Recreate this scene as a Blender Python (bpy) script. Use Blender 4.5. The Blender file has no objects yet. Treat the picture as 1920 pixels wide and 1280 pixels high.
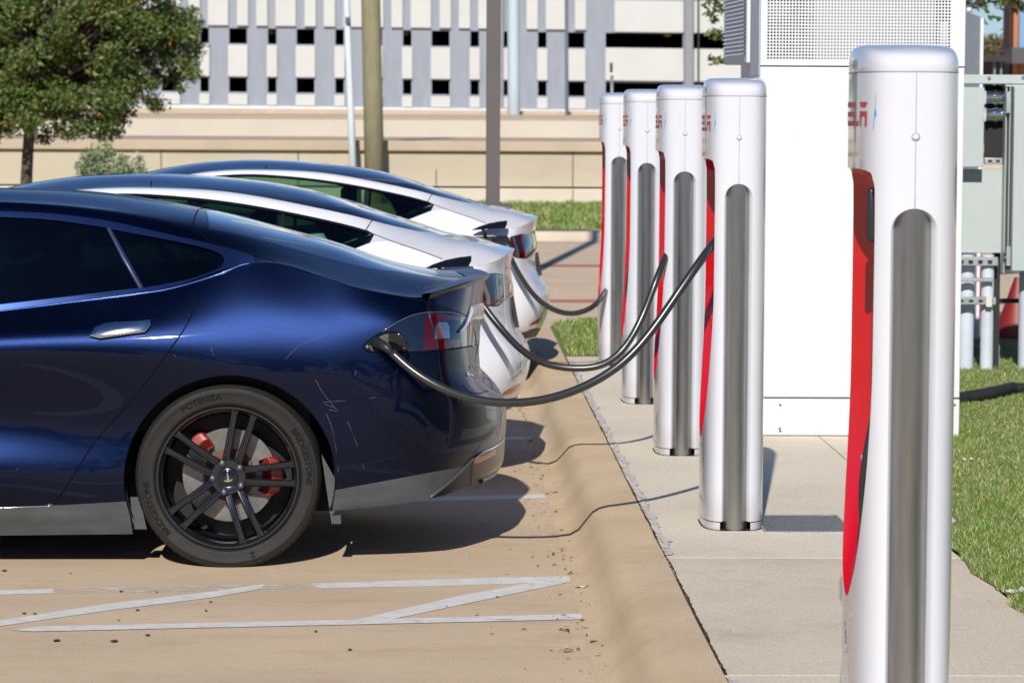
import bpy, bmesh, math, random
import numpy as np
from mathutils import Vector, Matrix
from mathutils.geometry import delaunay_2d_cdt
rad = math.radians
random.seed(7); rng = np.random.default_rng(7)
sc = bpy.context.scene
COL = sc.collection
# ------------------------------------------------------------------ camera
FPX = 6000.0; CAMZ = 1.71
YAW, PITCH, ROLL = rad(1.232), rad(4.033), rad(0.3)
camd = bpy.data.cameras.new("camera"); cam = bpy.data.objects.new("camera", camd); COL.objects.link(cam)
camd.sensor_width = 36.0; camd.lens = FPX * 36.0 / 1920.0
camd.clip_start = 0.1; camd.clip_end = 3000
CM = (Matrix.Translation((0, 0, CAMZ)) @ Matrix.Rotation(-YAW, 4, 'Z') @ Matrix.Rotation(math.pi/2 - PITCH, 4, 'X')
      @ Matrix.Rotation(ROLL, 4, 'Z'))
cam.matrix_world = CM
camd.dof.use_dof = True; camd.dof.focus_distance = 10.7; camd.dof.aperture_fstop = 10.5
sc.camera = cam
# ------------------------------------------------------------------ sky, sun, exposure
SUN_EL = rad(32.0); SUN_DIR = Vector((0.125, 1.0, 0)).normalized()      # horizontal travel of the light
W = bpy.data.worlds.new("World"); sc.world = W; W.use_nodes = True
nt = W.node_tree; nt.nodes.clear()
sky = nt.nodes.new('ShaderNodeTexSky'); sky.sky_type = 'NISHITA'; sky.sun_disc = False
sky.sun_elevation = SUN_EL
# direction towards the sun: azimuth from +Y, clockwise
to_sun = -SUN_DIR
sky.sun_rotation = math.atan2(to_sun.x, to_sun.y)
sky.altitude = 600; sky.air_density = 1.0; sky.dust_density = 0.0; sky.ozone_density = 2.0
bg = nt.nodes.new('ShaderNodeBackground'); bg.inputs['Strength'].default_value = 0.062
wo = nt.nodes.new('ShaderNodeOutputWorld')
tint = nt.nodes.new('ShaderNodeMix'); tint.data_type = 'RGBA'; tint.blend_type = 'MULTIPLY'; tint.inputs[0].default_value = 1.0
tint.inputs[7].default_value = (0.70, 0.89, 1.26, 1)
nt.links.new(sky.outputs[0], tint.inputs[6]); nt.links.new(tint.outputs[2], bg.inputs[0]); nt.links.new(bg.outputs[0], wo.inputs[0])
sd = bpy.data.lights.new("sun", 'SUN'); sd.energy = 4.95; sd.angle = rad(0.5); sd.color = (1.0, 0.945, 0.86)
sun = bpy.data.objects.new("sun", sd); COL.objects.link(sun)
ldir = Vector((SUN_DIR.x*math.cos(SUN_EL), SUN_DIR.y*math.cos(SUN_EL), -math.sin(SUN_EL)))
sun.rotation_euler = ldir.to_track_quat('-Z', 'Y').to_euler(); sun.location = (0, -20, 20)
vs = sc.view_settings; vs.view_transform = 'Standard'; vs.look = 'None'; vs.exposure = 0.05; vs.gamma = 1.0; vs.use_curve_mapping = False
sc.cycles.max_bounces = 8; sc.cycles.transparent_max_bounces = 12
try: sc.cycles.use_denoising = True
except Exception: pass

# ------------------------------------------------------------------ pixel <-> world
R3 = CM.to_3x3(); CO = CM.translation.copy()
def ray(px, py):
    return R3 @ Vector(((px-960)/FPX, -(py-640)/FPX, -1.0))
def P(px, py, Y):
    d = ray(px, py); t = (Y-CO.y)/d.y; return CO + d*t
def G(px, py, z=0.0):
    d = ray(px, py); t = (z-CO.z)/d.z; return CO + d*t
R3n = np.array(R3); COn = np.array(CO)
def proj(p):
    q = (np.asarray(p)-COn) @ R3n
    return np.stack([960+FPX*q[..., 0]/-q[..., 2], 640-FPX*q[..., 1]/-q[..., 2]], -1)
# ------------------------------------------------------------------ materials
MATS = {}
def mat(name, color, rough=0.5, metal=0.0, coat=0.0, coat_rough=0.03, var=0.0, vscale=8.0, bump=0.0, bscale=60.0, spec=0.5, color2=None, stretch=None, aniso=0.0):
    if name in MATS: return MATS[name]
    m = bpy.data.materials.new(name); m.use_nodes = True; MATS[name] = m
    n = m.node_tree.nodes; l = m.node_tree.links; b = n['Principled BSDF']
    b.inputs['Base Color'].default_value = (*color, 1); b.inputs['Roughness'].default_value = rough
    b.inputs['Metallic'].default_value = metal; b.inputs['Coat Weight'].default_value = coat
    b.inputs['Coat Roughness'].default_value = coat_rough; b.inputs['Specular IOR Level'].default_value = spec
    if aniso: b.inputs['Anisotropic'].default_value = aniso
    if var or bump or color2:
        tc = n.new('ShaderNodeTexCoord'); mp = n.new('ShaderNodeMapping'); l.new(tc.outputs['Object'], mp.inputs[0])
        if stretch: mp.inputs['Scale'].default_value = stretch
    if var or color2:
        t = n.new('ShaderNodeTexNoise'); t.inputs['Scale'].default_value = vscale; t.inputs['Detail'].default_value = 8; t.inputs['Roughness'].default_value = 0.62
        l.new(mp.outputs[0], t.inputs['Vector'])
        r = n.new('ShaderNodeValToRGB'); l.new(t.outputs['Fac'], r.inputs[0])
        r.color_ramp.elements[0].position = 0.32; r.color_ramp.elements[1].position = 0.68
        c2 = color2 if color2 else tuple(c*(1-var) for c in color)
        c1 = color if color2 else tuple(min(1, c*(1+var*0.6)) for c in color)
        r.color_ramp.elements[0].color = (*c2, 1); r.color_ramp.elements[1].color = (*c1, 1)
        l.new(r.outputs[0], b.inputs['Base Color'])
    if bump:
        t2 = n.new('ShaderNodeTexNoise'); t2.inputs['Scale'].default_value = bscale; t2.inputs['Detail'].default_value = 6
        l.new(mp.outputs[0], t2.inputs['Vector'])
        bp = n.new('ShaderNodeBump'); bp.inputs['Strength'].default_value = bump; bp.inputs['Distance'].default_value = 0.01
        l.new(t2.outputs['Fac'], bp.inputs['Height']); l.new(bp.outputs[0], b.inputs['Normal'])
    return m
def glassmat(name, tint, refl=1.0):
    if name in MATS: return MATS[name]
    m = bpy.data.materials.new(name); m.use_nodes = True; MATS[name] = m
    n = m.node_tree.nodes; l = m.node_tree.links; n.clear()
    o = n.new('ShaderNodeOutputMaterial'); tr = n.new('ShaderNodeBsdfTransparent'); gl = n.new('ShaderNodeBsdfGlossy'); mx = n.new('ShaderNodeMixShader')
    fr = n.new('ShaderNodeFresnel'); fr.inputs['IOR'].default_value = 1.5
    tr.inputs[0].default_value = (*tint, 1); gl.inputs['Roughness'].default_value = 0.01; gl.inputs[0].default_value = (refl, refl, refl, 1)
    l.new(fr.outputs[0], mx.inputs[0]); l.new(tr.outputs[0], mx.inputs[1]); l.new(gl.outputs[0], mx.inputs[2]); l.new(mx.outputs[0], o.inputs[0])
    return m
# ------------------------------------------------------------------ objects
def tag(o, label=None, cat=None, group=None, kind=None):
    if label: o['label'] = label
    if cat: o['category'] = cat
    if group: o['group'] = group
    if kind: o['kind'] = kind
    return o
def empty(name, loc, label, cat, group=None, rz=0.0):
    o = bpy.data.objects.new(name, None); COL.objects.link(o); o.location = loc; o.rotation_euler = (0, 0, rz)
    o.empty_display_size = 0.1
    return tag(o, label, cat, group)
class MB:
    """collects verts/faces; build() links one mesh object"""
    def __init__(s): s.v = []; s.f = []; s.n = None; s.mi = []
    def add(s, vs, fs, mi=0):
        k = len(s.v); s.v += [tuple(map(float, p)) for p in vs]; s.f += [tuple(i+k for i in f) for f in fs]; s.mi += [mi]*len(fs); return s
    def box(s, x0, x1, y0, y1, z0, z1, mi=0):
        return s.add([(x0,y0,z0),(x1,y0,z0),(x1,y1,z0),(x0,y1,z0),(x0,y0,z1),(x1,y0,z1),(x1,y1,z1),(x0,y1,z1)],
                     [(0,3,2,1),(4,5,6,7),(0,1,5,4),(1,2,6,5),(2,3,7,6),(3,0,4,7)], mi)
    def cyl(s, p0, p1, r0, r1=None, n=16, caps=True, mi=0):
        r1 = r0 if r1 is None else r1
        return s.tube([p0, p1], [r0, r1], n, caps, mi)
    def tube(s, pts, r, n=10, caps=True, mi=0):
        pts = [Vector(p) for p in pts]; m = len(pts)
        rs = r if isinstance(r, (list, tuple)) else [r]*m
        t = [(pts[min(i+1, m-1)]-pts[max(i-1, 0)]).normalized() for i in range(m)]
        a = Vector((0, 0, 1)) if abs(t[0].z) < 0.9 else Vector((1, 0, 0))
        u = (a - t[0]*a.dot(t[0])).normalized(); vs = []
        for i in range(m):
            u = (u - t[i]*u.dot(t[i])).normalized(); w = t[i].cross(u)
            for k in range(n):
                an = 2*math.pi*k/n; vs.append(pts[i] + (u*math.cos(an)+w*math.sin(an))*rs[i])
        fs = [(i*n+k, i*n+(k+1) % n, (i+1)*n+(k+1) % n, (i+1)*n+k) for i in range(m-1) for k in range(n)]
        if caps: fs += [tuple(range(n-1, -1, -1)), tuple((m-1)*n+k for k in range(n))]
        return s.add(vs, fs, mi)
    def prism(s, poly, y0, y1, mi=0):
        """poly of (x,z), extruded y0->y1 (poly counterclockwise seen from -Y)"""
        n = len(poly)
        vs = [(x, y0, z) for x, z in poly] + [(x, y1, z) for x, z in poly]
        fs = [tuple(range(n)), tuple(range(2*n-1, n-1, -1))] + [((i+1) % n, i, n+i, n+(i+1) % n) for i in range(n)]
        return s.add(vs, fs, mi)
    def lathe(s, prof, n=64, c=(0, 0, 0), axis='Y', mi=0, closed=False):
        """prof of (r, h) about the axis through c"""
        m = len(prof); vs = []
        for r, h in prof:
            for k in range(n):
                a = 2*math.pi*k/n
                if axis == 'Y': vs.append((c[0]+r*math.cos(a), c[1]+h, c[2]+r*math.sin(a)))
                else: vs.append((c[0]+r*math.cos(a), c[1]+r*math.sin(a), c[2]+h))
        rng_ = m if closed else m-1
        fs = [(i*n+k, i*n+(k+1) % n, ((i+1) % m)*n+(k+1) % n, ((i+1) % m)*n+k) for i in range(rng_) for k in range(n)]
        return s.add(vs, fs, mi)
    def grid(s, pts, mi=0):
        """pts[i][j]"""
        a = len(pts); b = len(pts[0])
        return s.add([p for row in pts for p in row], [(i*b+j, i*b+j+1, (i+1)*b+j+1, (i+1)*b+j) for i in range(a-1) for j in range(b-1)], mi)
    def xf(s, M, k0=0):
        for i in range(k0, len(s.v)): s.v[i] = tuple(M @ Vector(s.v[i]))
        return s
    def build(s, name, m, parent=None, smooth=False, off=None, bevel=0.0, fixn=False, ang=None, seg=2):
        me = bpy.data.meshes.new(name)
        vv = s.v if off is None else [(a-off[0], b-off[1], c-off[2]) for a, b, c in s.v]
        me.from_pydata(vv, [], s.f); me.update()
        ms = m if isinstance(m, (list, tuple)) else [m]
        for q in ms: me.materials.append(q)
        if len(ms) > 1:
            for p, k in zip(me.polygons, s.mi): p.material_index = k
        if fixn:
            bm = bmesh.new(); bm.from_mesh(me); bmesh.ops.recalc_face_normals(bm, faces=bm.faces); bm.to_mesh(me); bm.free()
        if smooth:
            for p in me.polygons: p.use_smooth = True
            if ang is not None and hasattr(me, 'set_sharp_from_angle'): me.set_sharp_from_angle(angle=rad(ang))
        if s.n is not None: me.normals_split_custom_set_from_vertices(s.n)
        o = bpy.data.objects.new(name, me); COL.objects.link(o)
        if parent is not None: o.parent = parent
        if bevel:
            b = o.modifiers.new("bevel", 'BEVEL'); b.width = bevel; b.segments = seg; b.limit_method = 'ANGLE'; b.angle_limit = rad(35)
            b.harden_normals = False
            for p in me.polygons: p.use_smooth = True
            if hasattr(me, 'set_sharp_from_angle'): me.set_sharp_from_angle(angle=rad(40))
        return o
def copy_tree(o, parent=None):
    c = o.copy(); COL.objects.link(c)
    if parent is not None: c.parent = parent
    for ch in [x for x in KIDS.get(o.name, [])] or list(o.children): copy_tree(ch, c)
    return c
KIDS = {}
def text_mb(s, size, depth=0.002, font_scale=(1, 1), bold=0.0, spacing=1.0):
    """flat text -> MB in its own xz-plane: x right, z up, front at y=0, thickness depth"""
    cu = bpy.data.curves.new('tmp_text', 'FONT'); cu.body = s; cu.size = size; cu.extrude = depth/2; cu.offset = bold; cu.space_character = spacing
    ob = bpy.data.objects.new('tmp_text', cu); COL.objects.link(ob)
    bpy.context.view_layer.update()
    dg = bpy.context.evaluated_depsgraph_get(); me = ob.evaluated_get(dg).to_mesh()
    mb = MB(); mb.add([(v.co.x*font_scale[0], -v.co.z, v.co.y*font_scale[1]) for v in me.vertices], [tuple(p.vertices) for p in me.polygons])
    ob.evaluated_get(dg).to_mesh_clear(); bpy.data.objects.remove(ob); bpy.data.curves.remove(cu)
    return mb
# ------------------------------------------------------------------ splines
def nspl(x, y):
    """natural cubic spline; y (n, ...) -> callable on arrays"""
    x = np.asarray(x, float); y = np.asarray(y, float); n = len(x); h = np.diff(x)
    A = np.zeros((n, n)); B = np.zeros(y.shape); A[0, 0] = A[-1, -1] = 1
    for i in range(1, n-1):
        A[i, i-1] = h[i-1]; A[i, i] = 2*(h[i-1]+h[i]); A[i, i+1] = h[i]
        B[i] = 3*((y[i+1]-y[i])/h[i]-(y[i]-y[i-1])/h[i-1])
    c = np.linalg.solve(A, B.reshape(n, -1)).reshape(y.shape)
    def f(t):
        t = np.asarray(t, float); i = np.clip(np.searchsorted(x, t)-1, 0, n-2)
        hh = h[i]; d = t-x[i]
        sh = d.shape+(1,)*(y.ndim-1); hh = hh.reshape(sh); d = d.reshape(sh)
        b = (y[i+1]-y[i])/hh - hh*(2*c[i]+c[i+1])/3
        return y[i]+b*d+c[i]*d*d+(c[i+1]-c[i])/(3*hh)*d**3
    return f
def curve3(pts, n=60):
    pts = np.array([tuple(p) for p in pts], float); d = np.r_[0, np.cumsum(np.linalg.norm(np.diff(pts, axis=0), axis=1))]
    return [Vector(p) for p in nspl(d, pts)(np.linspace(0, d[-1], n))]
def curve2(pts, n=8, closed=False):
    """smooth 2-D polyline through pts (Catmull-Rom), n per span"""
    pts = [np.array(p, float) for p in pts]; m = len(pts); out = []
    for i in range(m if closed else m-1):
        if closed: p0, p1, p2, p3 = pts[i-1], pts[i], pts[(i+1) % m], pts[(i+2) % m]
        else: p0, p1, p2, p3 = pts[max(i-1, 0)], pts[i], pts[i+1], pts[min(i+2, m-1)]
        for k in range(n):
            t = k/n; out.append(0.5*((2*p1)+(-p0+p2)*t+(2*p0-5*p1+4*p2-p3)*t*t+(-p0+3*p1-3*p2+p3)*t**3))
    if not closed: out.append(pts[-1])
    return [tuple(p) for p in out]
def inpoly(pt, poly):
    """pt (n,2) array"""
    x, y = pt[:, 0], pt[:, 1]; c = np.zeros(len(x), bool); q = np.asarray(poly); j = len(q)-1
    for i in range(len(q)):
        xi, yi = q[i]; xj, yj = q[j]
        if yi != yj:
            c ^= ((yi > y) != (yj > y)) & (x < (xj-xi)*(y-yi)/(yj-yi)+xi)
        j = i
    return c
# ------------------------------------------------------------------ parametric sheet with cut-out regions
class Surf:
    def __init__(s, rows, a_knots=None, b_knots=None):
        """rows[i][k]: world points; i stations (a), k levels (b)"""
        T = np.array([[tuple(p) for p in r] for r in rows], float); s.T = T
        da = np.linalg.norm(np.diff(T, axis=0), axis=2).mean(1); db = np.linalg.norm(np.diff(T, axis=1), axis=2).mean(0)
        s.ak = np.r_[0, np.cumsum(da)] if a_knots is None else np.asarray(a_knots, float)
        s.bk = np.r_[0, np.cumsum(db)] if b_knots is None else np.asarray(b_knots, float)
        s.A = s.ak[-1]; s.B = s.bk[-1]; s.fa = nspl(s.ak, T)
    def ev(s, ab):
        ab = np.atleast_2d(np.asarray(ab, float)); out = np.zeros((len(ab), 3))
        # group evaluation: rows at each a then spline in b
        Q = s.fa(ab[:, 0])            # (n,K,3)
        x = s.bk; n = len(x); h = np.diff(x)
        if not hasattr(s, 'M'):
            A = np.zeros((n, n)); Rm = np.zeros((n, n)); A[0, 0] = A[-1, -1] = 1
            for i in range(1, n-1):
                A[i, i-1] = h[i-1]; A[i, i] = 2*(h[i-1]+h[i]); A[i, i+1] = h[i]
                Rm[i, i+1] += 3/h[i]; Rm[i, i] -= 3/h[i]+3/h[i-1]; Rm[i, i-1] += 3/h[i-1]
            s.M = np.linalg.solve(A, Rm)
        C = np.einsum('ij,njk->nik', s.M, Q)
        b = ab[:, 1]; i = np.clip(np.searchsorted(x, b)-1, 0, n-2); r = np.arange(len(b)); hh = h[i][:, None]; d = (b-x[i])[:, None]
        y0, y1, c0, c1 = Q[r, i], Q[r, i+1], C[r, i], C[r, i+1]
        return y0+((y1-y0)/hh-hh*(2*c0+c1)/3)*d+c0*d*d+(c1-c0)/(3*hh)*d**3
    def nrm(s, ab, e=0.004):
        ab = np.atleast_2d(np.asarray(ab, float))
        a0 = ab.copy(); a1 = ab.copy(); b0 = ab.copy(); b1 = ab.copy()
        a0[:, 0] = np.clip(ab[:, 0]-e, 0, s.A); a1[:, 0] = np.clip(ab[:, 0]+e, 0, s.A)
        b0[:, 1] = np.clip(ab[:, 1]-e, 0, s.B); b1[:, 1] = np.clip(ab[:, 1]+e, 0, s.B)
        n = np.cross(s.ev(a1)-s.ev(a0), s.ev(b1)-s.ev(b0)); l = np.linalg.norm(n, axis=1, keepdims=True); l[l == 0] = 1
        return n/l*getattr(s, 'sgn', 1)
    def prep(s, n=260, m=60):
        if not hasattr(s, 'gp'):
            aa, bb = np.meshgrid(np.linspace(0, s.A, n), np.linspace(0, s.B, m), indexing='ij')
            s.gab = np.stack([aa.ravel(), bb.ravel()], -1); s.gp = proj(s.ev(s.gab)); s.gn = s.nrm(s.gab)
            g3 = s.ev(s.gab); s.gface = np.einsum('ij,ij->i', s.gn, COn-g3) > -0.02*np.linalg.norm(COn-g3, axis=1)
    def inv(s, pts):
        """pixel polyline -> (a,b) coordinates on the visible side"""
        s.prep(); out = []
        for p in pts:
            d = np.hypot(*(s.gp-np.array(p)).T); d = d + np.where(s.gface, 0, 60.0)
            ab = s.gab[np.argmin(d)].copy()
            for _ in range(8):
                e = 0.002; Q = np.array([ab, ab+[e, 0], ab+[0, e]]); Q = np.clip(Q, 0, [s.A, s.B])
                if Q[1, 0] == Q[0, 0]: Q[1, 0] -= e
                if Q[2, 1] == Q[0, 1]: Q[2, 1] -= e
                pr = proj(s.ev(Q)); J = np.stack([(pr[1]-pr[0])/(Q[1, 0]-ab[0]), (pr[2]-pr[0])/(Q[2, 1]-ab[1])], -1)
                try: st = np.linalg.lstsq(J, np.array(p)-pr[0], rcond=0.05)[0]
                except Exception: break
                st = np.clip(st, -0.05, 0.05); ab = np.clip(ab+st, 0, [s.A, s.B])
            out.append(tuple(ab))
        return out
    def mesh(s, step, regions, fine=None, drop=(), extra=()):
        """regions: list of (name, polygon_ab). returns {name: (verts, normals, tris)}; rest under 'body'"""
        na = max(2, int(s.A/step)); nb = max(2, int(s.B/step))
        if fine is None: al = np.linspace(0, s.A, na+1)
        else:
            al = [0.0]
            while al[-1] < s.A: al.append(al[-1]+fine(al[-1]))
            al = np.array(al); al *= s.A/al[-1]
        bl = np.linspace(0, s.B, nb+1)
        vs = [(a, b) for a in al for b in bl]; es = []; polys = [q for _, q in regions]
        for q in polys:
            k = len(vs); vs += [tuple(p) for p in q]; es += [(k+i, k+(i+1) % len(q)) for i in range(len(q))]
        for q in extra:
            k = len(vs); vs += [tuple(p) for p in q]; es += [(k+i, k+i+1) for i in range(len(q)-1)]
        r = delaunay_2d_cdt([Vector(p) for p in vs], es, [], 0, 1e-5, False)
        V = np.array([tuple(p) for p in r[0]]); F = np.array([f for f in r[2]], int)
        c = V[F].mean(1); own = np.full(len(F), -1)
        for i in range(len(regions)-1, -1, -1): own[inpoly(c, polys[i])] = i
        P3 = s.ev(V); N = s.nrm(V); out = {}
        # orientation
        fn = np.cross(P3[F[:, 1]]-P3[F[:, 0]], P3[F[:, 2]]-P3[F[:, 0]]); flip = np.einsum('ij,ij->i', fn, N[F].sum(1)) < 0
        F[flip] = F[flip][:, ::-1]
        for i in range(-1, len(regions)):
            nm = 'body' if i < 0 else regions[i][0]
            if nm in drop: continue
            f = F[own == i]
            if len(f) == 0: continue
            u, invx = np.unique(f, return_inverse=True)
            a, b, cc = (P3[u], N[u], invx.reshape(f.shape))
            if nm in out:
                o = out[nm]; out[nm] = (np.vstack([o[0], a]), np.vstack([o[1], b]), np.vstack([o[2], cc+len(o[0])]))
            else: out[nm] = (a, b, cc)
        return out
def sheet(parts, yc=None, off=0.0, flipn=False):
    """list of (V,N,F) -> MB with custom normals, mirrored about y=yc when given"""
    mb = MB(); ns = []
    for V, N, F in parts:
        V = V+N*off
        for mir in ((False, True) if yc is not None else (False,)):
            v, n, f = V, N, F
            if mir:
                v = V*[1, -1, 1]+[0, 2*yc, 0]; n = N*[1, -1, 1]; f = F[:, ::-1]
            if flipn: n = -n; f = f[:, ::-1]
            mb.add([tuple(p) for p in v], [tuple(map(int, t)) for t in f]); ns += [tuple(p) for p in n]
    mb.n = ns
    return mb
def on_surf(s, ab, off=0.0):
    ab = np.asarray(ab); return [Vector(p) for p in s.ev(ab)+s.nrm(ab)*off]
def mirror_pts(pts, yc): return [Vector((p[0], 2*yc-p[1], p[2])) for p in pts]
# ------------------------------------------------------------------ shared materials
M_BLUE = mat('blue_metallic_paint', (0.0007, 0.0054, 0.029), rough=0.31, metal=0.92, coat=0.4, coat_rough=0.02)
def flakes(m, scale=900, amt=0.10):
    n = m.node_tree.nodes; l = m.node_tree.links; b = n['Principled BSDF']
    tc = n.new('ShaderNodeTexCoord'); v = n.new('ShaderNodeTexVoronoi'); v.inputs['Scale'].default_value = scale
    l.new(tc.outputs['Object'], v.inputs['Vector'])
    bp = n.new('ShaderNodeBump'); bp.inputs['Strength'].default_value = amt; bp.inputs['Distance'].default_value = 0.002
    l.new(v.outputs['Distance'], bp.inputs['Height']); l.new(bp.outputs[0], b.inputs['Normal'])
flakes(M_BLUE)
M_SURR = mat('blue_satin_trim', (0.03, 0.06, 0.2), rough=0.22, metal=0.85, coat=0.5)
M_WHITE = mat('white_car_paint', (0.68, 0.695, 0.73), rough=0.35, coat=1.0, coat_rough=0.03)
M_BLACKG = mat('black_gloss', (0.006, 0.006, 0.007), rough=0.06, coat=0.5)
M_SEAL = mat('black_rubber_seal', (0.003, 0.003, 0.0035), rough=0.9, spec=0.1)
M_GREYPL = mat('dusty_grey_plastic', (0.060, 0.066, 0.072), rough=0.5, var=0.45, vscale=5, bump=0.1, bscale=200, stretch=(0.4, 1, 1.6))
M_TYRE = mat('tyre_rubber', (0.0115, 0.0102, 0.009), rough=0.72, var=0.45, vscale=10, bump=0.15, bscale=300)
M_TYRED = mat('tyre_groove', (0.008, 0.008, 0.008), rough=0.9)
M_TEXT = mat('tyre_lettering', (0.0055, 0.005, 0.005), rough=0.8, spec=0.2)
M_RIM = mat('dark_grey_alloy', (0.030, 0.033, 0.040), rough=0.2, metal=0.7, coat=0.6, coat_rough=0.08)
M_RIMD = mat('barrel_dark_alloy', (0.012, 0.012, 0.013), rough=0.5, metal=0.3)
M_STEEL = mat('disc_steel', (0.20, 0.19, 0.18), rough=0.42, metal=0.8, var=0.35, vscale=14)
M_RUST = mat('rusty_hub', (0.14, 0.06, 0.035), rough=0.8, var=0.5, vscale=30)
M_CAL = mat('red_caliper', (0.26, 0.022, 0.014), rough=0.4, coat=0.4, var=0.3, vscale=25)
M_LUG = mat('lug_grey', (0.10, 0.11, 0.12), rough=0.4, metal=0.5)
M_CHROME = mat('chrome', (0.62, 0.62, 0.64), rough=0.10, metal=1.0)
M_UNDER = mat('underbody_black', (0.006, 0.006, 0.006), rough=0.9)
M_CABIN = mat('black_cabin', (0.012, 0.012, 0.013), rough=0.8)
M_GLASSD = glassmat('dark_tinted_glass', (0.05, 0.09, 0.09))
M_GLASS = glassmat('green_tinted_glass', (0.42, 0.62, 0.50))
M_ROOFG = mat('black_roof_glass', (0.006, 0.010, 0.020), rough=0.03, coat=1.0, coat_rough=0.01, spec=0.8)
M_LAMPD = mat('smoked_lamp_lens', (0.008, 0.014, 0.030), rough=0.03, coat=0.6, spec=0.3)
M_LAMPR = mat('red_lamp_lens', (0.055, 0.001, 0.003), rough=0.06, coat=1.0)
M_LAMPC = mat('clear_lamp_reflector', (0.45, 0.47, 0.5), rough=0.15, metal=0.9, coat=1.0)
M_LAMPB = mat('grey_lamp_lens', (0.018, 0.028, 0.05), rough=0.08, metal=0.2, coat=1.0)
M_REFL = mat('red_reflector', (0.45, 0.02, 0.015), rough=0.15, coat=0.6)
M_FOG = mat('faded_red_reflector', (0.48, 0.12, 0.08), rough=0.2, coat=0.6)
M_DARKPL = mat('black_plastic', (0.015, 0.015, 0.016), rough=0.45)
M_MARK = mat('chipped_paint_scratch', (0.16, 0.18, 0.23), rough=0.7)

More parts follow.
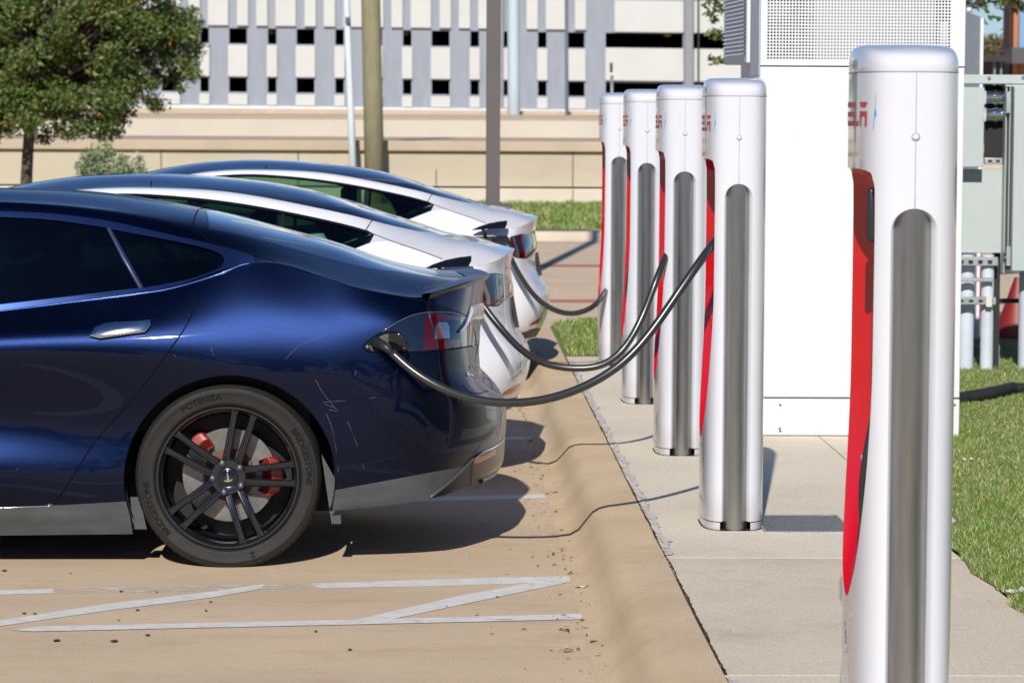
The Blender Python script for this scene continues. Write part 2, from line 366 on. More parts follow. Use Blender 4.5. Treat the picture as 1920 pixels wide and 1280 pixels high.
def bend_text(s, size, ang, r0, fs=(1, 1), bold=0.0):
    t = text_mb(s, size, 0.0016, fs, bold); xs = [v[0] for v in t.v]; zs = [v[2] for v in t.v]
    xm = (min(xs)+max(xs))/2; zm = (min(zs)+max(zs))/2
    t.v = [((r0+z-zm)*math.cos(rad(ang)-(x-xm)/r0), y-0.0012, (r0+z-zm)*math.sin(rad(ang)-(x-xm)/r0)) for x, y, z in t.v]
    return t
def wheel(parent, c, side, texts, R=0.352, rimR=0.268, rimm=M_RIM, nm='wheel', detail=True):
    """c: wheel centre on its outer face plane; side -1: outer face towards -Y"""
    D = side
    def T(mb):
        if D > 0: mb.v = [(x, -y, z) for x, y, z in mb.v]; mb.f = [tuple(reversed(f)) for f in mb.f]
        mb.v = [(x+c[0], y+c[1], z+c[2]) for x, y, z in mb.v]; return mb
    ty = MB(); k = rimR; q_ = (R-k)/.094
    ty.lathe([(k-.004, .03), (k+.002, .012), (k+.010*q_, .006), (k+.012*q_, .010), (k+.014*q_, .005), (k+.03*q_, .0005), (k+.058*q_, .0), (k+.060*q_, -.0015), (k+.062*q_, -.0015), (k+.064*q_, .001), (k+.078*q_, .006), (R-.010, .0145), (R-.003, .030), (R, .05), (R, .195), (R-.006, .22), (R-.05, .245), (k, .235)], 120)
    ty.v = [(x, y, max(z, -R+0.010)) if z < 0 else (x, y, z) for x, y, z in ty.v]
    k1 = len(ty.f)
    for i in range(84 if detail else 0):
        a = 2*math.pi*i/84+0.01; ca, sa = math.cos(a), math.sin(a)
        if sa < -0.97: continue
        w = 0.0026 if i % 2 else 0.0016
        pts = [(R-.019, .0035), (R-.010, .0125), (R-.003, .0275), (R+.0006, .05)]
        vs = []
        for j, (r, y) in enumerate(pts):
            aa = a+0.03*j/3
            for sgn in (-1, 1):
                vs.append((r*math.cos(aa)-sgn*w*math.sin(aa), y, r*math.sin(aa)+sgn*w*math.cos(aa)))
        ty.add(vs, [(2*j, 2*j+1, 2*j+3, 2*j+2) for j in range(3)], 1)
    for yy in (.075, .12, .165):
        ty.lathe([(R+.0007, yy), (R+.0007, yy+.009)], 120, mi=1)
    root = T(ty).build('wheel', [M_TYRE, M_TYRED], parent, smooth=True, ang=40)
    if detail and texts:
        for s_, sz, ang, r0, fs in texts:
            T(bend_text(s_, sz, ang, r0, fs, 0.0006)).build('tyre_lettering', M_TEXT, root)
    # rim barrel and lip
    rm = MB(); rm.lathe([(k-.002, .018), (k+.003, .004), (k+.001, -.002), (k-.006, -.002), (k-.012, .006), (k-.020, .020), (k-.024, .05), (k-.028, .15), (k-.016, .225)], 96)
    k1 = len(rm.f)
    T(rm).build('rim', rimm, root, smooth=True, ang=50)
    bar = MB(); bar.lathe([(k-.0285, .06), (k-.03, .15), (k-.017, .224)], 64); bar.lathe([(k-.02, .21), (.05, .21)], 64)
    T(bar).build('rim_barrel', M_RIMD, root, smooth=True)
    # five twin spokes
    for p in range(5):
        base = rad(3.5+72*p)
        sp = MB()
        for sg in (-1, 1):
            a0, a1 = base+sg*rad(21), base+sg*rad(8.2)
            p0 = Vector((.066*math.cos(a0), 0, .066*math.sin(a0))); p1 = Vector(((k-.004)*math.cos(a1), 0, (k-.004)*math.sin(a1)))
            n = 9; d = (p1-p0).normalized(); w = Vector((-d.z, 0, d.x)); vs = []
            for i in range(n):
                t = i/(n-1); q = p0.lerp(p1, t); yy = .026-.020*t+.010*math.sin(math.pi*t)*-1+.0
                hw = .0150-.003*t+(.006*max(0, t-.85)/.15); dp = .045+.0*t
                for (u, v) in ((-hw, dp), (-hw, .007), (-hw+.004, 0), (-.35*hw, .0005), (-.2*hw, .005), (.2*hw, .005), (.35*hw, .0005), (hw-.004, 0), (hw, .007), (hw, dp)):
                    vs.append(tuple(q+w*u+Vector((0, yy+v, 0))))
            sp.add(vs, [(i*10+j, i*10+(j+1) % 10, (i+1)*10+(j+1) % 10, (i+1)*10+j) for i in range(n-1) for j in range(10)])
        T(sp).build('spoke', rimm, root, smooth=True, ang=28, fixn=True)
    hb = MB(); hb.lathe([(0.0, .018), (.030, .018), (.034, .020), (.036, .026), (.040, .024), (.064, .024), (.071, .032), (.073, .06), (.0, .07)], 60)
    T(hb).build('hub', rimm, root, smooth=True, ang=30)
    for p in range(5):
        a = rad(39.5+72*p); lg = MB(); lg.lathe([(0, -.001), (.0085, 0), (.0115, .004), (.012, .016)], 20, (.058*math.cos(a), .006, .058*math.sin(a)))
        T(lg).build('wheel_nut', M_LUG, root, smooth=True)
    if not detail: return root
    em = MB()
    cap = MB(); cap.lathe([(0, .0155), (.026, .0155), (.029, .018)], 40); T(cap).build('hub_cap', M_BLACKG, root, smooth=True)
    tp = [(-.0165, -.010), (-.010, -.0155), (0, -.017), (.010, -.0155), (.0165, -.010), (.0155, -.0065), (.009, -.0105), (.0045, -.0115), (.0015, .017), (-.0015, .017), (-.0045, -.0115), (-.009, -.0105), (-.0155, -.0065)]
    ct, st = math.cos(rad(8)), math.sin(rad(8))
    em.prism([(x*ct-z*st, x*st+z*ct) for x, z in tp], .0135, .0156); T(em).build('emblem', M_CHROME, root)
    dk = MB(); dk.lathe([(.09, .105), (.178, .105), (.178, .135), (.09, .135)], 72); T(dk).build('brake_disc', M_STEEL, root, smooth=True, ang=30)
    rh = MB(); rh.lathe([(0, .085), (.098, .09), (.1, .12)], 60); T(rh).build('disc_bell', M_RUST, root, smooth=True, ang=30)
    for (a0, a1, r0, r1) in ((-28, 26, .125, .205), (118, 146, .125, .20)):
        ca = MB(); n = 10; vs = []
        for i in range(n+1):
            a = rad(a0+(a1-a0)*i/n); e = 1-0.18*abs(2*i/n-1)**4
            for r, y in ((r0, .07), (r0*1.0, .10), ((r0+r1)/2, .062), (r1*e, .075), (r1*e, .16), (r0, .15)):
                vs.append((r*math.cos(a), y, r*math.sin(a)))
        fs = [(i*6+j, i*6+(j+1) % 6, (i+1)*6+(j+1) % 6, (i+1)*6+j) for i in range(n) for j in range(6)] + [tuple(range(6)), tuple(n*6+j for j in range(5, -1, -1))]
        ca.add(vs, fs); T(ca).build('brake_caliper', M_CAL, root, fixn=True, bevel=.004)
    return root

def offpoly(poly, d):
    q = [np.array(p, float) for p in poly]; n = len(q); area = sum(q[i][0]*q[(i+1) % n][1]-q[(i+1) % n][0]*q[i][1] for i in range(n)); sg = 1 if area > 0 else -1
    out = []
    for i in range(n):
        t = q[(i+1) % n]-q[i-1]; t /= (np.linalg.norm(t)+1e-9); out.append(tuple(q[i]+np.array([t[1], -t[0]])*d*sg))
    return out
def fixsign(S, c):
    g = np.array([(a, b) for a in np.linspace(.1*S.A, .9*S.A, 9) for b in np.linspace(.1*S.B, .9*S.B, 5)])
    S.sgn = 1; d = S.ev(g)-np.array(c); S.sgn = 1 if np.einsum('ij,ij->i', S.nrm(g), d).sum() > 0 else -1
def seam(S, px, yc, off, root_off, parent, name, m, r=0.0022, both_=True, ab=False, d=0.0, n=6):
    q = px if ab else S.inv(px)
    pts = on_surf(S, q, d); o = MB().tube(pts, r, n).build(name, m, parent, smooth=True, off=root_off)
    if both_: MB().tube(mirror_pts(pts, yc), r, n).build(name, m, parent, smooth=True, off=root_off)
    return o

def keepx(t, x1):
    V, N, F = t; return (V, N, F[(V[F][:, :, 0] < x1).all(1)])
def both(parts, yc, d, name, m, root, off, flipn=False):
    for mir in (0, 1):
        q = []
        for V, N, F in parts:
            if mir: V = V*[1, -1, 1]+[0, 2*yc, 0]; N = N*[1, -1, 1]; F = F[:, ::-1]
            q.append((V, N, F))
        o = sheet(q, None, d, flipn).build(name, m, root, smooth=True, off=off)
    return o
# ================================================================== blue sedan
def build_blue():
    Yn = 12.0; HW = 0.96; yc = Yn+HW
    def C(px, py, v): return P(px, py, Yn+v)
    L = [  # bottom ... top
     [(-1530,950,.96),(-1530,905,.96),(-1530,855,.96),(-1530,805,.96),(-1530,770,.96),(-1530,750,.96),(-1530,735,.96)],
     [(-1490,950,.4),(-1490,905,.38),(-1490,855,.36),(-1490,800,.37),(-1490,760,.42),(-1490,735,.47),(-1490,715,.6)],
     [(-1400,955,.14),(-1400,910,.12),(-1400,860,.11),(-1400,795,.12),(-1400,735,.15),(-1400,705,.2),(-1400,685,.33)],
     [(-1250,965,.08),(-1250,920,.05),(-1250,865,.03),(-1250,790,.03),(-1250,715,.05),(-1250,675,.09),(-1250,650,.2)],
     [(-1050,990,.06),(-1050,940,.03),(-1050,880,.005),(-1050,790,.005),(-1050,700,.015),(-1050,655,.06),(-1050,630,.14)],
     [(-800,1000,.07),(-800,955,.045),(-800,890,.02),(-800,790,.04),(-800,690,.012),(-800,650,.06),(-800,628,.13)],
     [(-500,1003,.07),(-500,958,.045),(-500,892,.02),(-500,790,.05),(-500,675,.01),(-500,640,.06),(-500,615,.13)],
     [(-200,1003,.07),(-200,955,.045),(-200,890,.02),(-200,785,.05),(-200,665,.01),(-200,625,.06),(-200,600,.13)],
     [(0,1003,.07),(0,950,.045),(0,885,.02),(0,780,.05),(0,655,.01),(0,612,.06),(0,583,.13)],
     [(200,1001,.07),(200,943,.04),(200,880,.03),(200,780,.042),(200,648,.01),(200,598,.065),(200,557,.13)],
     [(330,999,.06),(330,940,.03),(330,870,.012),(330,770,.022),(330,648,.008),(330,582,.066),(330,536,.135)],
     [(430,992,.05),(430,930,.02),(430,860,.003),(430,760,.006),(430,650,.008),(430,572,.062),(430,503,.14)],
     [(530,975,.05),(530,920,.02),(530,850,.003),(530,755,.004),(530,655,.010),(530,577,.058),(520,494,.15)],
     [(640,955,.05),(640,916,.025),(640,850,.01),(640,758,.008),(640,662,.014),(640,595,.05),(640,531,.11)],
     [(735,946,.075),(735,900,.045),(735,840,.028),(735,757,.022),(735,672,.03),(732,607,.052),(725,550,.115)],
     [(790,937,.11),(790,890,.08),(790,837,.062),(790,754,.05),(785,682,.05),(780,618,.066),(770,557,.13)],
     [(826,930,.16),(826,882,.13),(828,834,.11),(826,751,.095),(818,690,.088),(810,623,.10),(800,557,.16)],
     [(862,917,.27),(862,875,.23),(866,831,.20),(862,749,.175),(846,694,.16),(838,625,.17),(826,549,.25)],
     [(900,903,.46),(902,871,.42),(908,827,.39),(904,747,.36),(880,699,.33),(870,627,.33),(865,536,.42)],
     [(920,893,.70),(932,867,.68),(937,822,.66),(933,745,.64),(897,703,.62),(890,627,.62),(893,527,.65)],
     [(930,887,.96),(943,865,.96),(947,820,.96),(944,745,.96),(902,705,.96),(900,627,.96),(908,521,.96)]]
    U = [
     [(-1490,715,.6),(-1490,714,.68),(-1490,713,.76),(-1490,712,.86),(-1490,712,.96)],
     [(-1400,685,.33),(-1400,675,.45),(-1400,668,.58),(-1400,662,.75),(-1400,660,.96)],
     [(-1250,650,.2),(-1250,640,.33),(-1250,628,.5),(-1250,620,.7),(-1250,617,.96)],
     [(-1050,630,.14),(-1050,610,.28),(-1050,590,.45),(-1050,580,.68),(-1050,576,.96)],
     [(-800,628,.13),(-800,585,.2),(-800,545,.33),(-800,525,.63),(-800,515,.96)],
     [(-500,615,.13),(-500,450,.28),(-500,425,.37),(-500,402,.65),(-500,392,.96)],
     [(-200,600,.13),(-200,398,.30),(-200,381,.38),(-200,364,.65),(-200,356,.96)],
     [(0,583,.13),(0,393,.30),(0,379,.38),(0,362,.65),(0,354,.96)],
     [(200,557,.13),(200,411,.30),(200,392,.38),(200,373,.65),(200,364,.96)],
     [(330,536,.135),(330,438,.30),(330,414,.38),(330,393,.65),(330,384,.96)],
     [(430,503,.14),(430,465,.28),(430,439,.38),(430,414,.65),(430,404,.96)],
     [(520,494,.15),(520,485,.24),(520,463,.38),(520,438,.65),(520,428,.96)],
     [(640,531,.11),(640,520,.21),(640,499,.39),(640,472,.65),(640,462,.96)],
     [(725,550,.115),(725,540,.23),(727,521,.4),(728,501,.65),(728,493,.96)],
     [(770,557,.13),(782,549,.24),(805,533,.41),(825,521,.65),(835,516,.96)],
     [(800,557,.16),(826,549,.25),(865,536,.42),(893,527,.65),(908,521,.96)]]
    SL = Surf([[C(*p) for p in r] for r in L]); SU = Surf([[C(*p) for p in r] for r in U])
    off = (P(0, 1000, yc).x*0-2.25, yc, 0.0); cen = (-2.2, yc, .7)
    fixsign(SL, cen); fixsign(SU, cen)
    root = empty('electric_sedan', off, 'dark blue sedan with dark grey wheels, nearest the camera, plugged in at its rear corner', 'car')
    inv = SL.inv
    def archpoly(cx, cy, r, hb):
        q = inv([(cx-r*math.cos(t), cy-r*math.sin(t)*0.985) for t in np.linspace(-hb, math.pi+hb, 48)])
        return [(q[0][0], 0.0)]+q+[(q[-1][0], 0.0)]
    archR = archpoly(431, 899, 199, 0.42); archR[-1] = (inv([(636, 955)])[0][0], 0.0)
    archF = archpoly(-1052, 899, 199, 0.42)
    lt = inv([(-856, 958), (-400, 956), (0, 950), (120, 946), (226, 940), (239, 939)]); rockL = [(lt[0][0], 0)]+lt+[(lt[-1][0]+.02, 0.0)]
    rt = inv(curve2([(628, 918), (700, 905), (780, 890), (840, 879), (876, 871)], 4)); rb = inv([(860, 885), (835, 905), (808, 930)])
    rockR = [(rt[0][0]-.01, 0)]+rt+rb+[(rb[-1][0]-.005, 0.0)]
    lampo = curve2([(682,653),(690,640),(716,622),(754,599),(785,588),(816,585),(850,588),(872,594),(882,604),(888,620),(891,646),(879,649),(847,654),(799,658),(768,660),(707,661)], 4, True)
    portp = curve2([(686,652),(697,640),(718,624),(748,623),(762,640),(766,652),(750,658),(706,658)], 4, True)
    redp = [(800,594),(796,612),(793,656),(830,655),(864,650),(862,636),(842,637),(814,637),(812,614),(818,601),(848,599),(866,602),(860,591),(820,588)]
    clearp = [(816,612),(822,604),(838,604),(842,612),(843,634),(815,635)]
    fogp = [(887,867),(892,858),(930,841),(929,851),(897,868)]
    regs = [('arch', archR), ('arch', archF), ('port', inv(portp)), ('clear', inv(clearp)), ('red', inv(redp)), ('lamp', inv(lampo)), ('fog', inv(fogp)), ('rock', rockL), ('rock2', rockR)]
    fine = lambda a: 0.06 if a < 4.3 else (0.02 if a < 6.0 else 0.012)
    sx = inv([(-100, 780)])[0][0]
    fine = lambda a: 0.07 if a < sx else 0.017
    RL = SL.mesh(0.02, regs, fine=fine, drop=('arch',))
    # upper
    iu = SU.inv
    g1 = curve2([(-318,402),(-200,401),(0,407),(100,413),(199,427)], 5)+[(228,485),(260,540)]+[(130,556),(0,571),(-200,590),(-318,602)]
    g2 = [(209,430)]+curve2([(260,440),(310,449),(370,462),(405,473),(418,482),(420,491),(413,501),(400,508),(360,522),(313,532),(270,540)], 4)+[(238,482)]
    g0 = curve2([(-740,565),(-650,500),(-560,450),(-450,415),(-330,402)], 5)+[(-330,603),(-500,612),(-730,622)]
    sur = iu(curve2([(-780,590),(-660,490),(-560,440),(-440,407),(-200,390),(0,396),(100,401),(200,414),(300,436),(380,454),(440,469),(474,480)], 5))
    sur = sur+[(sur[-1][0]+.01, 0.0), (sur[0][0], 0.0)]
    A_, B_ = SU.ak, SU.bk; ah = iu([(392,404)])[0][0]; hg = curve2([(ah, B_[2]+.0), (A_[10], B_[2]+.02), (A_[11], B_[2]+.035), (A_[12], B_[2]+.06), (A_[13]-.05, B_[2]+.10), (A_[13]+.06, B_[2]+.22), (A_[14]-.03, B_[3]+.05), (A_[14]-.02, SU.B)], 5)+[(ah-.01, SU.B)]
    ws = iu([(-790,548),(-700,500),(-600,455),(-530,428)]); ws = ws+[(ws[-1][0], SU.B), (ws[0][0], SU.B)]
    sx2 = iu([(-100, 400)])[0][0]
    regs = [('g', iu(g1)), ('g1', iu(g2)), ('g2', iu(g0)), ('sur', sur), ('hg', hg), ('ws', ws)]
    RU = SU.mesh(0.02, regs, fine=lambda a: 0.07 if a < sx2 else 0.017)
    body = sheet([RL['body'], RU['body']], yc).build('body', M_BLUE, root, smooth=True, off=off)
    both([RU['sur']], yc, .0015, 'window_surround', M_SURR, root, off)
    [both([RU[k_]], yc, -.003, 'side_window', M_GLASSD, root, off) for k_ in ('g', 'g1', 'g2')]
    sheet([RU['hg']], yc, 0.0).build('rear_window', M_ROOFG, root, smooth=True, off=off)
    sheet([RU['ws']], yc, 0.0).build('windscreen', M_ROOFG, root, smooth=True, off=off)
    both([RL['rock']], yc, .001, 'sill_cladding', M_GREYPL, root, off); both([RL['rock2']], yc, .001, 'bumper_cladding', M_GREYPL, root, off)
    for (mir, nm) in ((None, 'tail_lamp'), (1, 'tail_lamp')):
        def side(key, d=0.0):
            V, N, F = RL[key]
            if mir: V = V*[1, -1, 1]+[0, 2*yc, 0]; N = N*[1, -1, 1]; F = F[:, ::-1]
            return sheet([(V, N, F)], None, d)
        lampm = side('lamp', .001).build('tail_lamp', M_LAMPD, root, smooth=True, off=off)
        side('red', .001).build('red_lens', M_LAMPR, lampm, smooth=True, off=off)
        side('clear', .001).build('clear_lens', M_LAMPC, lampm, smooth=True, off=off)
        side('port', .001 if mir else -.012).build('charge_port' if not mir else 'lamp_tip', M_DARKPL if not mir else M_LAMPD, root, smooth=True, off=off)
        side('fog', .001).build('bumper_reflector', M_FOG, root, smooth=True, off=off)
    # inner liner so that nothing bright shows through the glass
    sheet([keepx(RU[q_], P(640, 460, yc).x) for q_ in ('body', 'sur', 'hg', 'ws')], yc, -0.03, True).build('headliner', M_CABIN, root, smooth=True, off=off)
    # seams
    def sm(S, px, nm='panel_seam', m=M_SEAL, r=.0030, d=-.0007, bt=True): return seam(S, px, yc, 0, off, body, nm, m, r, bt, d=d)
    sm(SL, curve2([(355,545),(361,560),(362,572),(359,590),(345,617),(320,653),(265,727),(225,775),(180,825),(150,870),(122,915),(98,944)], 6))
    sm(SU, curve2([(372,393),(366,405),(362,421)], 5), r=.003)
    sm(SU, curve2([(362,421),(380,441),(397,453),(430,464),(473,478),(520,491)], 5), r=.0022)
    sm(SL, curve2([(520,495),(560,506),(610,520),(664,539),(725,551),(770,560),(800,566),(830,576),(858,584),(877,594)], 5), r=.002)
    sm(SL, curve2([(606,752),(660,748),(725,741),(790,737),(830,735),(858,733)], 4), r=.0018, m=M_SEAL)
    sm(SL, curve2([(882,604),(890,622),(894,650),(902,690)], 4), r=.0022)
    sm(SL, lampo+lampo[:1], r=.0034, nm='lamp_seal'); sm(SL, lampo[8:44], r=.0016, nm='lamp_edge', m=M_LAMPC, d=.0015)
    sm(SL, curve2([(868,722),(880,735),(900,737),(925,728)], 4), r=.0022)
    sm(SL, [(832,589),(840,620),(850,654)], r=.0012, m=M_LUG, nm='lamp_joint')
    sm(SU, [(203,428),(232,484),(264,540)], nm='window_divider', m=M_LUG, r=.0065, d=-.002)
    sm(SU, curve2([(-780,586),(-200,592),(0,574),(130,559),(268,543),(320,534),(365,523),(402,509),(416,500),(423,490),(419,480),(405,471),(370,460),(310,446),(260,437),(205,424),(100,410),(0,404),(-200,398),(-330,400)], 4), nm='window_seal', r=.0022)
    sm(SL, curve2([(-800,624),(-300,606),(0,582),(130,567),(265,550),(320,541),(390,521),(440,502),(470,486)], 5), nm='waist_moulding', m=M_SURR, r=.0045)
    sm(SL, [(-860,950), (-400,953),(0,952),(90,948),(98,944)], nm='sill_trim', m=M_CHROME, r=.003)
    # scratches
    for q in ([(592,712),(600,728),(612,745),(625,760),(634,772)], [(604,754),(640,751),(700,745),(762,739)], [(608,757),(622,762),(633,767),(630,770),(616,768)],
              [(652,790),(668,830),(682,875),(690,912)], [(612,775),(622,800),(630,840),(634,880),(637,914)], [(535,674),(548,660),(560,648)], [(560,648),(590,635),(613,624)], [(325,664),(331,669)], [(396,650),(398,660),(402,666)], [(30,880),(34,878)], [(664,705),(668,695)], [(492,618),(506,617)]):
        seam(SL, q, yc, 0, off, body, 'paint_scratch', M_MARK, .0005, False, d=0.0, n=4)
    # arch lips and wheel wells
    for (arch, cx) in ((archR, 431), (archF, -1052)):
        edge = [Vector(p) for p in SL.ev(np.array([q for q in arch[1:-1]]))]
        for mir in (0, 1):
            e = mirror_pts(edge, yc) if mir else edge; s = -1 if mir else 1
            c = P(cx, 897, Yn)
            rows = []
            for k, (dy, sc_) in enumerate(((0, 1), (.006, .992), (.03, .985), (.045, 1.04), (.32, 1.04))):
                rows.append([Vector((c.x+(p.x-c.x)*sc_, p.y+s*dy, c.z+(p.z-c.z)*sc_)) for p in e])
            kk = [j for j, p in enumerate(e) if p.z > .30]; m1 = MB().grid([r[kk[0]:kk[-1]+1] for r in rows[:3]]); m1.build('arch_lip', M_BLUE, body, smooth=True, off=off)
            m2 = MB().grid(rows[2:]); m2.build('wheel_well', M_UNDER, body, smooth=True, off=off)
    # underbody, cabin
    ub = MB(); X = lambda px: P(px, 900, yc).x
    ub.box(X(-1380), X(-1240), yc-.72, yc+.72, .2, .55); ub.box(X(-860), X(230), yc-.86, yc+.86, .15, .50); ub.box(X(-1240), X(-860), yc-.55, yc+.55, .2, .5)
    ub.box(X(230), X(640), yc-.55, yc+.55, .17, .6); ub.box(X(640), X(790), yc-.80, yc+.80, .25, .60); ub.box(X(790), X(855), yc-.60, yc+.60, .26, .60)
    ub.build('underbody', M_UNDER, root, off=off)
    cb = MB(); cb.box(X(-860), X(600), yc-.80, yc+.80, .5, .93)
    for sx_ in (-560, -60):
        for sy in (-.38, .38):
            a = X(sx_); cb.box(a-.25, a+.2, yc+sy-.25, yc+sy+.25, .6, .78)
            cb.add([(a+.10, yc+sy-.24, .7), (a+.22, yc+sy-.24, .7), (a+.22, yc+sy+.24, .7), (a+.10, yc+sy+.24, .7), (a+.24, yc+sy-.19, 1.12), (a+.31, yc+sy-.19, 1.12), (a+.31, yc+sy+.19, 1.12), (a+.24, yc+sy+.19, 1.12)], [(0,3,2,1),(4,5,6,7),(0,1,5,4),(1,2,6,5),(2,3,7,6),(3,0,4,7)])
            cb.box(a+.23, a+.31, yc+sy-.12, yc+sy+.12, 1.14, 1.28)
    cb.build('cabin', M_CABIN, root, off=off, bevel=.02)
    # mud flaps / liners seen at the wheel
    mf = MB(); p = P(620, 940, Yn+.10); mf.prism([(P(603,850,Yn+.1).x, P(603,850,Yn+.1).z), (P(622,975,Yn+.1).x, P(0,979,Yn+.1).z), (P(640,975,Yn+.1).x, P(0,979,Yn+.1).z), (P(634,905,Yn+.1).x, P(0,905,Yn+.1).z)], Yn+.085, Yn+.10)
    mf.build('mud_flap', M_GREYPL, root, off=off); mf = MB()
    mf.prism([(P(245,930,Yn+.1).x, P(0,930,Yn+.1).z), (P(250,990,Yn+.1).x, P(0,990,Yn+.1).z), (P(276,990,Yn+.1).x, P(0,990,Yn+.1).z), (P(262,930,Yn+.1).x, P(0,930,Yn+.1).z)], Yn+.085, Yn+.10)
    mf.build('mud_flap', M_GREYPL, root, off=off)
    # handle
    for px0 in (168, -390):
        h = MB()
        q = [SL.inv([(px0+dx, yy)])[0] for dx, yy in ((0, 632), (10, 618), (30, 610), (115, 603), (116, 612), (105, 625), (20, 636))]
        a = on_surf(SL, q, .001); b = on_surf(SL, q, .018); c_ = on_surf(SL, [tuple(np.array(t)*.80+np.mean(np.array(q), 0)*.20) for t in q], .023)
        n = len(q); h.add(a+b+c_, [(i, (i+1) % n, n+(i+1) % n, n+i) for i in range(n)]+[(n+i, n+(i+1) % n, 2*n+(i+1) % n, 2*n+i) for i in range(n)]+[tuple(range(2*n, 3*n))])
        hm = MB(); hm.add(mirror_pts([Vector(v) for v in h.v], yc), [tuple(reversed(f)) for f in h.f])
        for t in (h, hm): t.build('door_handle', M_CHROME, root, off=off, bevel=.002, fixn=True)
    # spoiler on the lip
    lp = curve3([C(803,555,.15), C(826,548,.25), C(865,535,.42), C(893,526,.65), C(908,520,.96)], 24); lp = lp+mirror_pts(lp[:-1], yc)[::-1]
    rows = []
    for i, p in enumerate(lp):
        t = (lp[min(i+1, len(lp)-1)]-lp[max(i-1, 0)]); d = Vector((t.y, -t.x, 0)).normalized()
        e = 1-abs(2*i/(len(lp)-1)-1)**8*.6
        rows.append([p-d*.075*e+Vector((0, 0, .004)), p-d*.03*e+Vector((0, 0, .010)), p+d*.022*e+Vector((0, 0, .013)), p+d*.026*e+Vector((0, 0, .008)), p+d*.006*e+Vector((0, 0, -.012)), p-d*.05*e+Vector((0, 0, -.010)), p-d*.075*e+Vector((0, 0, .004))])
    MB().grid(rows).build('spoiler', mat('satin_black_spoiler', (.008, .008, .010), rough=.28), root, smooth=True, off=off, ang=35, fixn=True)
    # chrome strip across the hatch, reflector bezel
    def bar(px, r, nm, m, mir=True, par=root): seam(SL, curve2(px, 5), yc, 0, off, par, nm, m, r, mir, d=.003, n=8)
    qs = SL.inv([(858,622),(868,615),(880,609)]); a0 = qs[-1][0]; bb = qs[-1][1]
    ch = MB(); rws = []
    for a in np.linspace(qs[0][0], SL.A, 26):
        t = (a-qs[0][0])/(SL.A-qs[0][0]); h = .003+.017*min(1, t/.35); bm_ = qs[0][1]+(bb+.03-qs[0][1])*min(1, t/.35)
        rws.append(on_surf(SL, [(a, bm_-h), (a, bm_-h*.6), (a, bm_+h*.6), (a, bm_+h)], .002)); rws[-1][1] += Vector(SL.nrm([(a, bm_)])[0])*.008; rws[-1][2] += Vector(SL.nrm([(a, bm_)])[0])*.008
    ch.grid(rws); rw2 = [mirror_pts(r, yc) for r in rws]; ch.grid(rw2); ch.build('hatch_trim', M_CHROME, root, smooth=True, off=off, fixn=True)
    bar([(885,862),(900,850),(925,838),(944,824)], .004, 'reflector_bezel', M_CHROME)
    bar([(805,932),(838,906),(862,884),(878,868),(888,858)], .006, 'diffuser_trim', M_LUG)
    bar([(900,902),(918,893),(928,886)], .007, 'bumper_lip', M_BLUE)
    # charge port hardware
    pc = P(706, 646, Yn+.02); pr = MB()
    pr.tube([P(703,641,Yn+.05), P(708,643,Yn-.005), P(722,650,Yn-.045), P(736,662,Yn-.06)], [.021, .021, .017, .012], 14); pr.build('charge_plug', M_DARKPL, root, smooth=True, off=off)
    pb = MB(); pb.tube([P(689,650,Yn+.035), P(689,650,Yn+.015)], [.008, .008], 16); pb.build('port_pin', M_STEEL, root, smooth=True, off=off)
    fl = MB(); y0 = Yn+.035
    q = [(728,624),(748,624),(762,643),(766,652),(757,656),(740,655),(729,645)]
    a = [P(x, y, Yn-.02-(.02 if x > 740 else 0)) for x, y in q]; b = [v+Vector((0, .012, 0)) for v in a]; n = len(q)
    fl.add(a+b, [tuple(range(n)), tuple(range(2*n-1, n-1, -1))]+[(i, n+i, n+(i+1) % n, (i+1) % n) for i in range(n)]); fl.build('port_flap', M_BLACKG, root, off=off, fixn=True, bevel=.002)
    # badge: two rows of small chrome letters
    for s_, (x0, y0, x1, y1), vv in (('P85D', (880, 692, 897, 682), .5), ('MODEL S', (874, 704, 902, 695), .5)):
        tq = inv([(x0, y0), (x1, y0-1)]); t = text_mb(s_, .03, .001, (1, 1), .0004); w = max(v[0] for v in t.v)
        ab = [(tq[0][0]+(tq[1][0]-tq[0][0])*v[0]/w, tq[0][1]+v[2]*.75) for v in t.v]
        mb = MB(); mb.add(on_surf(SL, ab, .003), t.f); mb.build('badge', M_CHROME, body, off=off)
    # wheels
    TX = [('POTENZA', .031, 109, .308, (1.15, 1)), ('BRIDGESTONE', .031, 16, .308, (1.12, 1)), ('BRIDGESTONE', .031, 203, .308, (1.12, 1)), ('Z', .028, 288, .306, (1, 1))]
    hc = P(427, 894, Yn+.035); hz = .352-.010
    for hx in (hc.x, hc.x-2.96):
        wheel(root, (hx-off[0], (Yn+.03)-off[1], hz), -1, TX)
        wheel(root, (hx-off[0], (yc+HW-.03)-off[1], hz), 1, TX, detail=False)
    return root
